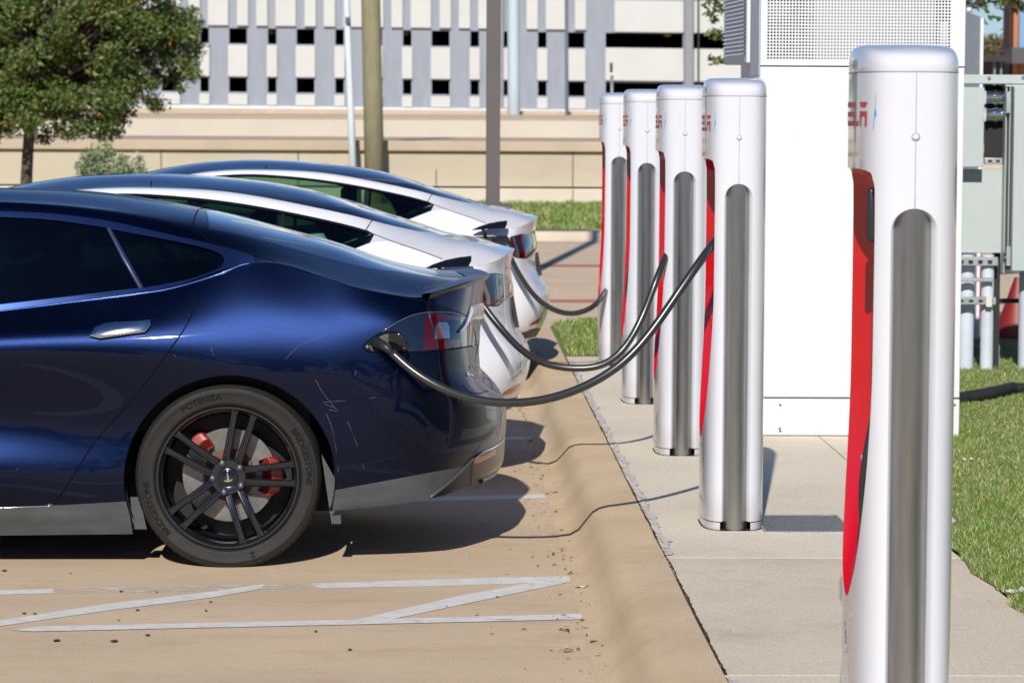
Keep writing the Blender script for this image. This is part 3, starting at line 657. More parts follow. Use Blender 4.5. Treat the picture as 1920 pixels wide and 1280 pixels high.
# ================================================================== white sedans
def build_white():
    Yn = 14.78; HW = 0.92; yc = Yn+HW
    def C(px, py, v): return P(px, py, Yn+v)
    L = [
     [(-834,800,.92),(-834,768,.92),(-834,720,.92),(-834,680,.92),(-834,668,.92),(-834,664,.92),(-834,660,.92)],
     [(-800,805,.4),(-800,770,.34),(-800,718,.33),(-800,675,.34),(-800,655,.38),(-800,648,.42),(-800,640,.5)],
     [(-720,815,.1),(-720,775,.06),(-720,715,.05),(-720,655,.06),(-720,622,.09),(-720,605,.15),(-720,590,.25)],
     [(-560,824,.05),(-560,779,.02),(-560,712,0),(-560,645,0),(-560,608,.02),(-560,588,.07),(-560,562,.14)],
     [(-250,827,.06),(-250,780,.03),(-250,710,.01),(-250,642,.005),(-250,600,.015),(-250,580,.05),(-250,553,.12)],
     [(-50,827,.06),(-50,780,.03),(-50,709,.01),(-50,640,.005),(-50,595,.015),(-50,572,.05),(-50,545,.12)],
     [(100,827,.06),(100,780,.03),(100,708,.01),(100,638,.005),(100,590,.015),(100,565,.05),(100,535,.12)],
     [(300,827,.06),(300,780,.03),(300,707,.01),(300,637,.005),(300,585,.015),(300,555,.05),(300,522,.12)],
     [(420,827,.06),(420,780,.03),(420,706,.01),(420,635,.005),(420,580,.015),(420,545,.05),(420,512,.12)],
     [(600,824,.05),(600,779,.02),(600,705,0),(600,632,0),(600,577,.015),(600,530,.055),(600,490,.12)],
     [(660,822,.05),(660,778,.02),(660,703,0),(660,632,0),(660,573,.015),(660,520,.065),(664,467,.14)],
     [(715,818,.05),(715,776,.02),(715,700,.005),(715,628,.005),(715,568,.02),(718,510,.085),(720,452,.2)],
     [(770,812,.06),(770,772,.025),(775,692,.015),(775,622,.02),(775,564,.03),(778,515,.085),(780,470,.19)],
     [(815,802,.08),(820,765,.04),(830,685,.03),(830,615,.04),(830,560,.05),(833,520,.09),(835,488,.17)],
     [(860,790,.12),(878,752,.08),(885,672,.07),(880,608,.085),(878,558,.09),(878,523,.12),(882,497,.18)],
     [(905,780,.2),(925,742,.16),(935,665,.15),(913,606,.16),(908,555,.16),(904,525,.18),(905,498,.22)],
     [(940,772,.35),(962,733,.33),(972,660,.33),(943,604,.33),(938,550,.33),(934,516,.36),(938,485,.38)],
     [(955,766,.62),(976,728,.62),(988,656,.62),(962,602,.62),(957,545,.62),(952,508,.62),(955,473,.62)],
     [(958,765,.92),(980,725,.92),(993,653,.92),(967,600,.92),(963,540,.92),(957,503,.92),(965,466,.92)]]
    U = [
     [(-800,640,.5),(-800,639,.58),(-800,638,.68),(-800,637,.8),(-800,636,.92)],
     [(-720,590,.25),(-720,585,.38),(-720,580,.52),(-720,577,.7),(-720,575,.92)],
     [(-560,562,.14),(-560,550,.27),(-560,540,.42),(-560,533,.65),(-560,530,.92)],
     [(-250,553,.12),(-250,500,.2),(-250,470,.32),(-250,455,.6),(-250,448,.92)],
     [(-50,545,.12),(-50,430,.26),(-50,403,.34),(-50,378,.6),(-50,370,.92)],
     [(100,535,.12),(100,384,.29),(100,362,.36),(100,342,.61),(100,337,.92)],
     [(300,522,.12),(300,369,.30),(300,352,.37),(300,333,.62),(300,328,.92)],
     [(420,512,.12),(430,381,.30),(420,359,.37),(420,340,.62),(420,334,.92)],
     [(600,490,.12),(590,413,.29),(600,391,.37),(600,369,.62),(600,362,.92)],
     [(664,467,.14),(655,431,.27),(660,405,.37),(660,386,.62),(660,381,.92)],
     [(720,452,.2),(720,443,.25),(722,424,.37),(720,406,.62),(720,401,.92)],
     [(780,470,.19),(782,462,.23),(785,443,.36),(785,426,.62),(785,421,.92)],
     [(835,488,.17),(838,479,.22),(843,460,.35),(843,445,.62),(843,440,.92)],
     [(882,497,.18),(890,489,.23),(898,470,.36),(903,456,.62),(903,452,.92)],
     [(905,498,.22),(920,493,.29),(938,485,.38),(955,473,.62),(965,466,.92)]]
    SL = Surf([[C(*p) for p in r] for r in L]); SU = Surf([[C(*p) for p in r] for r in U])
    off = (-1.92, yc, 0.0); cen = (-1.9, yc, .7); fixsign(SL, cen); fixsign(SU, cen)
    root = empty('electric_sedan', off, 'white sedan with black window trim between the blue sedan and the farthest sedan', 'car', 'white sedans charging')
    inv, iu = SL.inv, SU.inv
    def archpoly(cx, cy, r, hb):
        q = inv([(cx-r*math.cos(t), cy-r*math.sin(t)) for t in np.linspace(-hb, math.pi+hb, 30)])
        return [(q[0][0], 0.0)]+q+[(q[-1][0], 0.0)]
    aR = archpoly(601, 765, 152, .38); aF = archpoly(-560, 765, 152, .38)
    lampo = curve2([(892,524),(905,518),(925,513),(944,516),(956,528),(961,545),(951,556),(940,567),(930,573),(905,571),(893,560)], 3, True)
    redp = [(892,524),(903,519),(904,556),(905,571),(893,560)]; red2 = [(904,556),(930,560),(946,562),(940,568),(930,573),(905,571)]
    portp = [(805,520),(884,518),(890,524),(890,548),(815,545)]
    refp = [(938,741),(955,729),(974,719),(975,726),(958,738)]
    bot = [(inv([(-700, 790)])[0][0], 0)]+inv([(-700,790),(-300,795),(300,795),(440,795),(770,785),(830,775),(880,768),(930,757),(965,745)]); bot = bot+[(SL.A, bot[-1][1]), (SL.A, 0.0)]
    regs = [('arch', aR), ('arch', aF), ('port', inv(portp)), ('red', inv(redp)), ('red', inv(red2)), ('lamp', inv(lampo)), ('ref', inv(refp)), ('bot', bot)]
    sx = inv([(300, 700)])[0][0]
    RL = SL.mesh(.03, regs, fine=lambda a: .08 if a < sx else .022, drop=('arch',))
    gl = curve2([(-170,512),(-60,448),(40,402),(120,377),(227,368),(333,373),(433,384),(533,401),(640,424),(697,440)], 4)+[(690,452),(680,461),(664,468),(600,485),(420,508),(100,531),(-160,543)]
    tr = offpoly(gl, 5)
    A_, B_ = SU.ak, SU.bk; rg = curve2([(A_[3], B_[2]), (A_[4], B_[2]), (A_[5], B_[2]), (A_[6], B_[2]), (A_[7], B_[2]), (A_[8], B_[2]), (A_[9], B_[2]+.005), (A_[10], B_[2]+.03), (A_[11], B_[2]+.085), (A_[12]-.09, B_[2]+.20), (A_[12]-.02, B_[3]+.02), (A_[12], SU.B)], 5)+[(A_[3], SU.B)]
    sx2 = iu([(0, 400)])[0][0]
    RU = SU.mesh(.03, [('g', iu(gl)), ('tr', iu(tr)), ('rg', rg)], fine=lambda a: .08 if a < sx2 else .022)
    body = sheet([RL['body'], RU['body']], yc).build('body', M_WHITE, root, smooth=True, off=off)
    both([RU['g']], yc, -.003, 'side_window', M_GLASS, root, off)
    both([RU['tr']], yc, .001, 'window_trim', M_BLACKG, root, off)
    sheet([RU['rg']], yc, .001).build('glass_roof', M_ROOFG, root, smooth=True, off=off)
    both([RL['bot']], yc, .001, 'lower_cladding', M_DARKPL, root, off)
    for mir in (0, 1):
        def side(key, d=0.0):
            V, N, F = RL[key]
            if mir: V = V*[1, -1, 1]+[0, 2*yc, 0]; N = N*[1, -1, 1]; F = F[:, ::-1]
            return sheet([(V, N, F)], None, d)
        lm = side('lamp', .002).build('tail_lamp', M_LAMPB, root, smooth=True, off=off)
        side('red', .002).build('red_lens', M_LAMPR, lm, smooth=True, off=off)
        side('port', -.001 if not mir else 0).build('charge_port' if not mir else 'fender_patch', M_DARKPL if not mir else M_WHITE, root, smooth=True, off=off)
        side('ref', .002).build('bumper_reflector', M_REFL, root, smooth=True, off=off)
    sheet([keepx(RU['body'], P(650, 440, yc).x)], yc, -.03, True).build('headliner', M_CABIN, root, smooth=True, off=off)
    def sm(S, px, nm='panel_seam', m=M_SEAL, r=.0034, d=-.001, bt=True): return seam(S, px, yc, 0, off, body, nm, m, r, bt, d=d)
    sm(SU, curve2([(698,438),(740,454),(790,471),(830,486)], 4)); sm(SU, [(697,414),(690,425),(684,434)])
    sm(SU, [(284,329),(284,340),(283,350)]); sm(SL, lampo+lampo[:1], nm='lamp_seal')
    sm(SU, [(531,402),(527,440),(520,495)], nm='window_divider', m=M_DARKPL, r=.009)
    for (arch, cx) in ((aR, 601), (aF, -560)):
        edge = [Vector(p) for p in SL.ev(np.array(arch[1:-1]))]; c = P(cx, 765, Yn)
        for mir in (0, 1):
            e = mirror_pts(edge, yc) if mir else edge; s = -1 if mir else 1
            rows = [[Vector((c.x+(p.x-c.x)*k, p.y+s*dy, c.z+(p.z-c.z)*k)) for p in e] for dy, k in ((0, 1), (.03, .985), (.3, 1.0))]
            MB().grid(rows).build('wheel_well', M_UNDER, body, smooth=True, off=off)
    X = lambda px: P(px, 800, yc).x
    ub = MB(); ub.box(X(-780), X(-700), yc-.6, yc+.6, .2, .5); ub.box(X(-420), X(450), yc-.84, yc+.84, .16, .5); ub.box(X(-700), X(-420), yc-.5, yc+.5, .2, .5); ub.box(X(450), X(770), yc-.5, yc+.5, .2, .6); ub.box(X(770), X(900), yc-.62, yc+.62, .27, .6)
    ub.build('underbody', M_UNDER, root, off=off)
    cb = MB(); cb.box(X(-300), X(640), yc-.78, yc+.78, .5, .88)
    for sx_ in (30, 400):
        for sy in (-.36, .36):
            a = X(sx_); cb.box(a-.2, a+.2, yc+sy-.24, yc+sy+.24, .6, .76)
            cb.add([(a+.08, yc+sy-.23, .7), (a+.2, yc+sy-.23, .7), (a+.2, yc+sy+.23, .7), (a+.08, yc+sy+.23, .7), (a+.22, yc+sy-.18, 1.1), (a+.29, yc+sy-.18, 1.1), (a+.29, yc+sy+.18, 1.1), (a+.22, yc+sy+.18, 1.1)], [(0,3,2,1),(4,5,6,7),(0,1,5,4),(1,2,6,5),(2,3,7,6),(3,0,4,7)])
            cb.box(a+.21, a+.29, yc+sy-.12, yc+sy+.12, 1.12, 1.25)
    cb.build('cabin', M_CABIN, root, off=off, bevel=.02)
    # open charge-port flap, on its arm
    q = [(795,505),(812,497),(835,489),(860,484),(884,481),(884,489),(879,500),(845,501)]; fl = MB(); n = len(q)
    a = [P(x, y, Yn+.02+.06*(505-y)/24) for x, y in q]; b = [v+Vector((0, .02, .004)) for v in a]
    fl.add(a+b, [tuple(range(n)), tuple(range(2*n-1, n-1, -1))]+[(i, n+i, n+(i+1) % n, (i+1) % n) for i in range(n)])
    fl.build('port_flap', M_BLACKG, root, off=off, fixn=True, bevel=.003)
    ar = MB(); ar.tube([P(822,500,Yn+.045), P(826,508,Yn+.05), P(830,522,Yn+.09)], .011, 8); ar.build('flap_arm', M_DARKPL, root, smooth=True, off=off)
    pl = MB(); pl.tube([P(856,530,Yn+.10), P(870,532,Yn+.03), P(885,545,Yn-.03), P(898,562,Yn-.04)], [.03, .028, .022, .013], 12); pl.build('charge_plug', M_DARKPL, root, smooth=True, off=off)
    np_ = MB(); x0 = P(957,545,Yn+.62).x
    np_.add([(x0+.000, yc-.27, .835), (x0+.018, yc-.27, .835), (x0+.045, yc-.27, .69), (x0+.027, yc-.27, .69), (x0+.0, yc+.27, .835), (x0+.018, yc+.27, .835), (x0+.045, yc+.27, .69), (x0+.027, yc+.27, .69)], [(0,1,2,3),(7,6,5,4),(0,4,5,1),(1,5,6,2),(2,6,7,3),(3,7,4,0)])
    np_.build('plate_frame', M_DARKPL, root, off=off, fixn=True)
    for hx in (P(601, 765, Yn).x, P(601, 765, Yn).x-2.875):
        wheel(root, (hx-off[0], Yn+.04-off[1], .335), -1, None, R=.335, rimR=.24, detail=False)
        wheel(root, (hx-off[0], yc+HW-.04-off[1], .335), 1, None, R=.335, rimR=.24, detail=False)
    return root
def deep_copy(o, parent=None):
    c = o.copy(); COL.objects.link(c)
    if parent is not None: c.parent = parent
    for ch in [x for x in ALLKIDS.get(o, [])]: deep_copy(ch, c)
    return c
ALLKIDS = {}
def index_kids(root):
    ALLKIDS.clear()
    for ob in bpy.data.objects:
        if ob.parent is not None: ALLKIDS.setdefault(ob.parent, []).append(ob)
# ================================================================== ground, kerb, markings
SW = 0.13                                            # pavement height above the car park
def ground_mat(name, c1, c2, stain=(0.5, 0.42, 0.34), stains=0.5, sc_=1.0, lighten=None, seed=0.0, streak=(1, 1, 1)):
    m = bpy.data.materials.new(name); m.use_nodes = True; n = m.node_tree.nodes; l = m.node_tree.links; b = n['Principled BSDF']
    tc = n.new('ShaderNodeTexCoord'); mp = n.new('ShaderNodeMapping'); l.new(tc.outputs['Object'], mp.inputs[0]); mp.inputs['Location'].default_value = (seed, seed, 0); mp.inputs['Scale'].default_value = streak
    def noise(s, d=8, r=.6):
        t = n.new('ShaderNodeTexNoise'); t.inputs['Scale'].default_value = s*sc_; t.inputs['Detail'].default_value = d; t.inputs['Roughness'].default_value = r; l.new(mp.outputs[0], t.inputs['Vector']); return t
    def ramp(src, a, b_, ca, cb):
        r = n.new('ShaderNodeValToRGB'); l.new(src, r.inputs[0]); r.color_ramp.elements[0].position = a; r.color_ramp.elements[1].position = b_
        r.color_ramp.elements[0].color = (*ca, 1); r.color_ramp.elements[1].color = (*cb, 1); return r
    base = ramp(noise(1.3).outputs['Fac'], .35, .65, c2, c1)
    gr = ramp(noise(220, 3).outputs['Fac'], .3, .7, (.70,)*3, (1.2,)*3)
    st = ramp(noise(2.6, 10, .7).outputs['Fac'], .50, .74, (1, 1, 1), tuple(stain))
    def mul(a, b_, f=1.0):
        x = n.new('ShaderNodeMix'); x.data_type = 'RGBA'; x.blend_type = 'MULTIPLY'; x.inputs[0].default_value = f; l.new(a, x.inputs[6]); l.new(b_, x.inputs[7]); return x.outputs[2]
    o = mul(mul(base.outputs[0], gr.outputs[0]), st.outputs[0], stains)
    v = n.new('ShaderNodeTexVoronoi'); v.inputs['Scale'].default_value = 9*sc_; l.new(mp.outputs[0], v.inputs['Vector'])
    sp = ramp(v.outputs['Distance'], .035, .055, (.35, .3, .26), (1, 1, 1)); o = mul(o, sp.outputs[0], .5)
    l.new(o, b.inputs['Base Color']); b.inputs['Roughness'].default_value = .85; b.inputs['Specular IOR Level'].default_value = .25
    bp = n.new('ShaderNodeBump'); bp.inputs['Strength'].default_value = .25; bp.inputs['Distance'].default_value = .004
    l.new(noise(160, 5).outputs['Fac'], bp.inputs['Height']); l.new(bp.outputs[0], b.inputs['Normal'])
    MATS[name] = m; return m
M_LOT = ground_mat('tan_concrete', (.66, .515, .355), (.57, .44, .30), stains=.5, streak=(.7, 1.6, 1))
M_KERB = ground_mat('kerb_concrete', (.68, .53, .355), (.58, .44, .28), stains=.45, sc_=2.0, seed=3)
M_SLABA = ground_mat('pale_slab_concrete', (.76, .68, .55), (.67, .60, .48), stains=.3, seed=9)
M_SLABB = ground_mat('grey_slab_concrete', (.72, .62, .49), (.64, .55, .43), stains=.5, seed=15)
M_FAR = ground_mat('road_concrete', (.70, .555, .395), (.62, .49, .345), stains=.4, seed=21)
M_SOIL = mat('soil', (.10, .085, .045), .9, color2=(.06, .09, .025), vscale=5)
def turf_mat():
    m = mat('turf', (.12, .18, .03), .8, color2=(.25, .22, .09), vscale=26, bump=.6, bscale=300); return m
M_TURF = turf_mat()
def leafmat(name, c1, c2, c3, p3=.93):
    m = bpy.data.materials.new(name); m.use_nodes = True; n = m.node_tree.nodes; l = m.node_tree.links; b = n['Principled BSDF']; MATS[name] = m
    gi = n.new('ShaderNodeNewGeometry'); r = n.new('ShaderNodeValToRGB'); l.new(gi.outputs['Random Per Island'], r.inputs[0])
    r.color_ramp.elements[0].color = (*c1, 1); r.color_ramp.elements[1].color = (*c2, 1); r.color_ramp.elements[1].position = p3-.03
    e = r.color_ramp.elements.new(p3); e.color = (*c3, 1); l.new(r.outputs[0], b.inputs['Base Color']); b.inputs['Roughness'].default_value = .55
    return m
M_BLADE = leafmat('grass_blade', (.06, .14, .015), (.19, .30, .05), (.44, .38, .19), .76)
def struct(name, mb, m, **k): return tag(mb.build(name, m, None, **k), kind='structure')
Y1 = G(1250, 1045, SW).y; Y2 = G(1300, 1265, SW).y; YE = G(1090, 668, SW).y
# car park: one sheet to the horizon
g = MB(); g.add([(-700, -300, 0), (700, -300, 0), (700, 900, 0), (-700, 900, 0)], [(0, 1, 2, 3)]); struct('ground', g, M_LOT)
# kerb: profile swept along Y, then curving right at the far end
prof = [(.47, .002), (.52, .006), (.555, .028), (.585, .075), (.607, .108), (.635, .125), (.67, .131), (.80, SW+.001)]
YK = 23.9
path = [(0.0, -2.0, 0.0)]+[(0.0, y, 0.0) for y in np.linspace(3, YK, 60)]
rows = [[(x+.002*math.sin(y*1.7)+.0008*math.sin(y*9), y, z) for x, z in prof] for _, y, _ in path]
cx, cy = 2.0, YK
for t in np.linspace(4, 90, 16):
    t = rad(t); rows.append([(cx-(cx-x)*math.cos(t), cy+(cx-x)*math.sin(t), z) for x, z in prof])
rows.append([(9, cy+(cx-x), z) for x, z in prof])
k = MB().grid(rows); struct('kerb', k, M_KERB, smooth=True)
def slab(name, y0, y1, m, x0=.803, x1=1.865):
    s = MB(); n = 30
    for i in range(n):
        a = y0+(y1-y0)*i/n; b_ = y0+(y1-y0)*(i+1)/n; j0 = .004*math.sin(a*23)+.003*math.sin(a*57); j1 = .004*math.sin(b_*23)+.003*math.sin(b_*57)
        s.add([(x0+abs(j0), a, SW), (x1, a, SW), (x1, b_, SW), (x0+abs(j1), b_, SW)], [(0, 1, 2, 3)])
    s.add([(x0, y0, SW), (x0, y0, 0), (x0, y1, 0), (x0, y1, SW), (x1, y0, SW), (x1, y0, 0)], [(0, 1, 2, 3), (0, 4, 5, 1)])
    return struct(name, s, m)
slab('pavement', -3, Y2-.006, M_SLABA); slab('pavement', Y2+.006, Y1-.006, M_SLABB); slab('pavement', Y1+.006, YE, M_SLABA)
s = MB(); s.add([(1.869, 12.3, SW+.0), (2.03, 12.3, SW), (2.03, 15.6, SW), (1.869, 15.6, SW)], [(0, 1, 2, 3)]); s.add([(1.869, 15.604, SW), (2.5, 15.604, SW), (2.5, 17.2, SW), (1.869, 17.2, SW)], [(0, 1, 2, 3)]); struct('pavement', s, M_SLABA)
s = MB(); s.add([(.80, -3, .10), (1.87, -3, .10), (1.87, YE, .10), (.80, YE, .10)], [(0, 1, 2, 3)]); struct('pavement_joint', s, mat('joint_dirt', (.05, .035, .02), .9))
# joint sealant: white, peeling
def ribbon(pts, w, z, jit, seed):
    r = random.Random(seed); s = MB(); q = []
    for i in range(len(pts)-1):
        for t in np.linspace(0, 1, 14)[:-1]: q.append(Vector(pts[i]).lerp(Vector(pts[i+1]), t))
    vs = []
    ph = r.random()*9
    for p in q: y = p.y*1.0; a = w*(.55+.35*math.sin(y*31+ph)*math.sin(y*13.7)+.25*math.sin(y*77+ph)+.15*r.random()); a = max(a, w*.12); o = jit*(.5*math.sin(y*9+ph)+.3*math.sin(y*23)+.25*math.sin(y*61+ph)); vs += [(p.x+o-a/2, p.y, z), (p.x+o+a/2, p.y, z+.0012)]
    s.add(vs, [(2*i, 2*i+1, 2*i+3, 2*i+2) for i in range(len(q)-1)]); return s
M_CAULK = mat('white_joint_sealant', (.72, .70, .66), .6, color2=(.42, .37, .30), vscale=30)
ys = np.linspace(Y1+.05, YE-.3, 18); struct('joint_sealant', ribbon([(.824, y, 0) for y in ys], .040, SW+.003, .012, 3), M_CAULK)
struct('joint_sealant', ribbon([(.824, y, 0) for y in np.linspace(2, Y2-.02, 12)], .04, SW+.003, .012, 5), M_CAULK)
M_CRACK = mat('dark_crack', (.05, .032, .018), .95)
struct('pavement_crack', ribbon([(.806, y, 0) for y in np.linspace(Y2, Y1+.02, 9)], .008, SW+.0025, .003, 8), M_CRACK)
struct('pavement_crack', ribbon([(.800, y, 0) for y in np.linspace(Y1, YE, 16)], .005, SW+.0055, .003, 9), M_CRACK)
# turf right of the pavement
s = MB(); n = 60; a = []
for i in range(n+1):
    y = -3+i*(26+3)/n; xe = (2.5 if 15.4 < y < 17.4 else (2.03 if 12.1 < y < 15.6 else 1.862)); a.append([(xe+.012*math.sin(y*7.3)+.010*math.sin(y*17), y, SW+.004), (9, y, SW+.004)])
s.grid(a); tag(s.build('turf_base', M_TURF), kind='structure')
s = MB(); q = []
for t in np.linspace(0, 90, 14):
    t = rad(t); q.append((cx-(cx-.80)*math.cos(t), cy+(cx-.80)*math.sin(t), SW+.003))
q = [(.80, YE, SW+.003)]+q+[(9, cy+(cx-.8), SW+.003), (9, YE, SW+.003)]
s.add(q, [tuple(range(len(q)-1, -1, -1))]); tag(s.build('turf_base', M_TURF), kind='structure')
def blades(n, fx, h0, h1, w, seed, z=SW+.004, dens=None):
    r = np.random.default_rng(seed); vs = []; fs = []
    P_ = fx(r, n)
    for (x, y) in P_:
        a = r.uniform(0, 2*math.pi); h = r.uniform(h0, h1)*(.6+.5*math.sin(x*6+math.sin(y*4))**2); lx, ly = r.normal(0, .5*h, 2); ww = w*r.uniform(.7, 1.4)
        dx, dy = math.cos(a)*ww, math.sin(a)*ww; k = len(vs)
        vs += [(x-dx, y-dy, z), (x+dx, y+dy, z), (x+dx*.7+lx*.4, y+dy*.7+ly*.4, z+h*.6), (x-dx*.7+lx*.4, y-dy*.7+ly*.4, z+h*.6), (x+lx, y+ly, z+h)]
        fs += [(k, k+1, k+2, k+3), (k+3, k+2, k+4)]
    m = MB(); m.v = vs; m.f = fs; m.mi = [0]*len(fs); return m
def fx_right(r, n):
    y = 8.5+(r.random(n)**1.25)*14; x = 1.858+.012*np.sin(y*7.3)+.01*np.sin(y*17)+(r.random(n)**1.1)*(.45+.12*(y-8.5)*1.0); ok = ~(((x < 2.03) & (y > 12.2) & (y < 15.7)) | ((x < 2.5) & (y > 15.5) & (y < 17.3))); return np.stack([x, y], 1)[ok]
tag(blades(130000, fx_right, .010, .032, .0016, 1).build('grass', M_BLADE), kind='stuff')
def fx_left(r, n):
    out = []
    while len(out) < n:
        x = r.uniform(.8, 3.6); y = r.uniform(YE, 25.1)
        if math.hypot(cx-x, max(0, y-cy)) < cx-.83: out.append((x, y))
    return out
tag(blades(26000, fx_left, .03, .07, .004, 2).build('grass', M_BLADE), kind='stuff')
# markings
M_PAINT = mat('worn_white_paint', (.74, .74, .72), .7, color2=(.60, .58, .54), vscale=14)
def worn(m, thr):
    n = m.node_tree.nodes; l = m.node_tree.links; b = n['Principled BSDF']; tc = n.new('ShaderNodeTexCoord'); mp = n.new('ShaderNodeMapping'); l.new(tc.outputs['Object'], mp.inputs[0]); mp.inputs['Scale'].default_value = (5, 22, 1)
    t = n.new('ShaderNodeTexNoise'); t.inputs['Scale'].default_value = 1.6; t.inputs['Detail'].default_value = 9; t.inputs['Roughness'].default_value = .7; l.new(mp.outputs[0], t.inputs['Vector'])
    r = n.new('ShaderNodeValToRGB'); l.new(t.outputs['Fac'], r.inputs[0]); r.color_ramp.elements[0].position = thr; r.color_ramp.elements[1].position = thr+.03; l.new(r.outputs[0], b.inputs['Alpha'])
worn(M_PAINT, .36)
M_PAINT2 = mat('flaking_white_paint', (.70, .70, .68), .7, color2=(.56, .54, .50), vscale=14); worn(M_PAINT2, .50)
def stripe(px, m=M_PAINT, z=.001):
    s = MB(); s.add([tuple(G(x, y, z)) for x, y in px], [tuple(range(len(px)))]); o = struct('road_marking', s, m, fixn=True)
    return o
stripe([(580,1093),(900,1083),(1086,1079),(1090,1083),(1010,1092),(820,1098),(600,1102)])
stripe([(100,1103),(580,1093),(580,1103),(100,1112)], M_PAINT2)
stripe([(-500,1118),(100,1103),(100,1111),(-500,1129)])
stripe([(-260,1216),(0,1162),(200,1131),(400,1108),(500,1093),(490,1103),(400,1119),(200,1144),(0,1173),(-260,1230)], z=.002)
stripe([(430,1297),(655,1163),(860,1118),(1000,1092),(1075,1082),(1088,1085),(930,1119),(720,1160),(480,1297)], z=.002) if False else stripe([(655,1164),(860,1116),(1000,1091),(1080,1081),(1087,1086),(930,1119),(735,1160)], z=.002)
stripe([(20,1180),(80,1173),(660,1161),(1088,1150),(1092,1154),(1088,1160),(660,1170),(60,1183)], z=.003)
stripe([(500,939),(1056,925),(1056,932),(500,948)]); stripe([(700,825),(1012,817),(1012,822),(700,831)])
stripe([(500,746),(985,740),(985,744),(500,750)])
# kerb-side stain and litter
M_STAIN = mat('grey_stain', (.33, .27, .20), .9)
M_GUM = mat('gum_spot', (.05, .045, .04), .9)
gs = MB()
for x, y, w in ((106,1199,15),(214,1200,16),(277,1189,10),(45,1148,9),(65,1149,8),(222,1161,7),(258,1142,9),(386,1143,7),(395,1127,7),(227,1107,8),(592,1182,8),(656,1216,9),(8,1068,10),(132,1073,6),(294,1109,6),(320,1133,2),(388,1244,2),(880,1044,3),(1000,1034,3),(1002,905,3)):
    c = G(x, y, .005); rr = w/2/ (FPX/c.y); vs = []
    for i in range(12): vs.append((c.x+rr*math.cos(i*math.pi/6)*random.uniform(.8, 1.1), c.y+rr*1.6*math.sin(i*math.pi/6)*random.uniform(.7, 1.2), .005))
    gs.add(vs, [tuple(range(12))])
tag(gs.build('gum_spots', M_GUM), kind='stuff')
lt = MB(); r = random.Random(4)
for i in range(240):
    y = r.uniform(9.2, 19); x = .475+r.gauss(-.02, .045)-(.5*r.random()**3 if r.random() < .35 else 0); z = .0055; a = r.uniform(0, 6.28); l_ = r.uniform(.003, .016)*(1.6 if r.random() < .12 else 1); w = l_*r.uniform(.2, .5)
    c, s_ = math.cos(a), math.sin(a); z2 = z+r.uniform(.001, .006)
    lt.add([(x-l_*c, y-l_*s_, z), (x+w*s_, y-w*c, z2), (x+l_*c, y+l_*s_, z), (x-w*s_, y+w*c, z+.001)], [(0, 1, 2, 3)], r.choice([0, 0, 1, 2]))
tag(lt.build('gutter_debris', [mat('debris_brown', (.10, .05, .025), .9), mat('debris_dark', (.05, .04, .03), .9), mat('debris_pale', (.42, .34, .24), .9)]), kind='stuff')
def leaf(px, py, size, m, label, z=.006, name='dry_leaf', rz=.4):
    c = G(px, py, z); o = MB(); n = 9; vs = []
    for i in range(n):
        t = i/(n-1); w = math.sin(math.pi*t**.8)*.36; vs += [(-.5+t, -w, .10*math.sin(3*t)+.14*w), (-.5+t, 0, .05*math.sin(5*t)), (-.5+t, w, .16*w+.10*math.cos(4*t)*t)]
    vs = [(x*size, y*size, abs(zz)*size) for x, y, zz in vs]
    o.add(vs, [(3*i+j, 3*i+j+1, 3*i+4+j, 3*i+3+j) for i in range(n-1) for j in (0, 1)]); k = len(o.v)
    o.tube([(-.5*size, 0, .004), (-.85*size, .03*size, .002)], .0012, 5)
    b = o.build(name, m, smooth=True); b.location = c; b.rotation_euler = (0, 0, rz); return tag(b, label, name.replace('_', ' ').split()[-1])
M_LEAF = mat('dry_leaf_brown', (.34, .13, .05), .7, var=.4, vscale=60); M_LEAF2 = mat('dull_leaf', (.16, .09, .05), .8)
M_PAPER = mat('white_scrap', (.75, .75, .72), .7)
leaf(1066,1219,.042,M_LEAF,'curled orange-brown dry leaf alone on the concrete nearest the camera',rz=.3)
leaf(1042,923,.035,M_LEAF2,'dark reddish leaf at the end of the stall line beside the kerb',rz=-.3)
leaf(1099,1176,.020,M_LEAF2,'small dull leaf lying just below the tip of the hatched lines')
leaf(1168,1252,.018,M_LEAF2,'small dark leaf at the foot of the kerb, nearest the camera')
def scrap(px, py, s, label, z=.006, rz=0, col=M_PAPER):
    c = G(px, py, z); o = MB(); r = random.Random(px)
    vs = []
    for i in range(6):
        for j in range(3): vs.append(((i/5-.5)*s+(r.random()-.5)*s*.1, (j/2-.5)*s*.4+(r.random()-.5)*s*.1, r.random()*s*.18+.001))
    o.add(vs, [(i*3+j, (i+1)*3+j, (i+1)*3+j+1, i*3+j+1) for i in range(5) for j in range(2)])
    b = o.build('paper_scrap', col, smooth=True); b.location = c; b.rotation_euler = (0, 0, rz); tag(b, label, 'litter'); return b
scrap(1101,1101,.05,'white paper scrap by the kerb just right of the hatched tip',rz=.1)
scrap(1113,1133,.032,'smaller white scrap by the kerb between the two line ends',rz=.5)
scrap(1127,1173,.026,'pale torn scrap at the kerb foot below the line ends',rz=.9)
scrap(1048,953,.025,'tiny white scrap at the kerb beside the blue sedan shadow',rz=.2)
scrap(1903,1110,.085,'crumpled white litter on the grass edge right of the nearest charging post',z=SW+.012,rz=.55)
scrap(1815,862,.05,'flat white litter in the grass behind the nearest charging post',z=SW+.02,rz=.1)
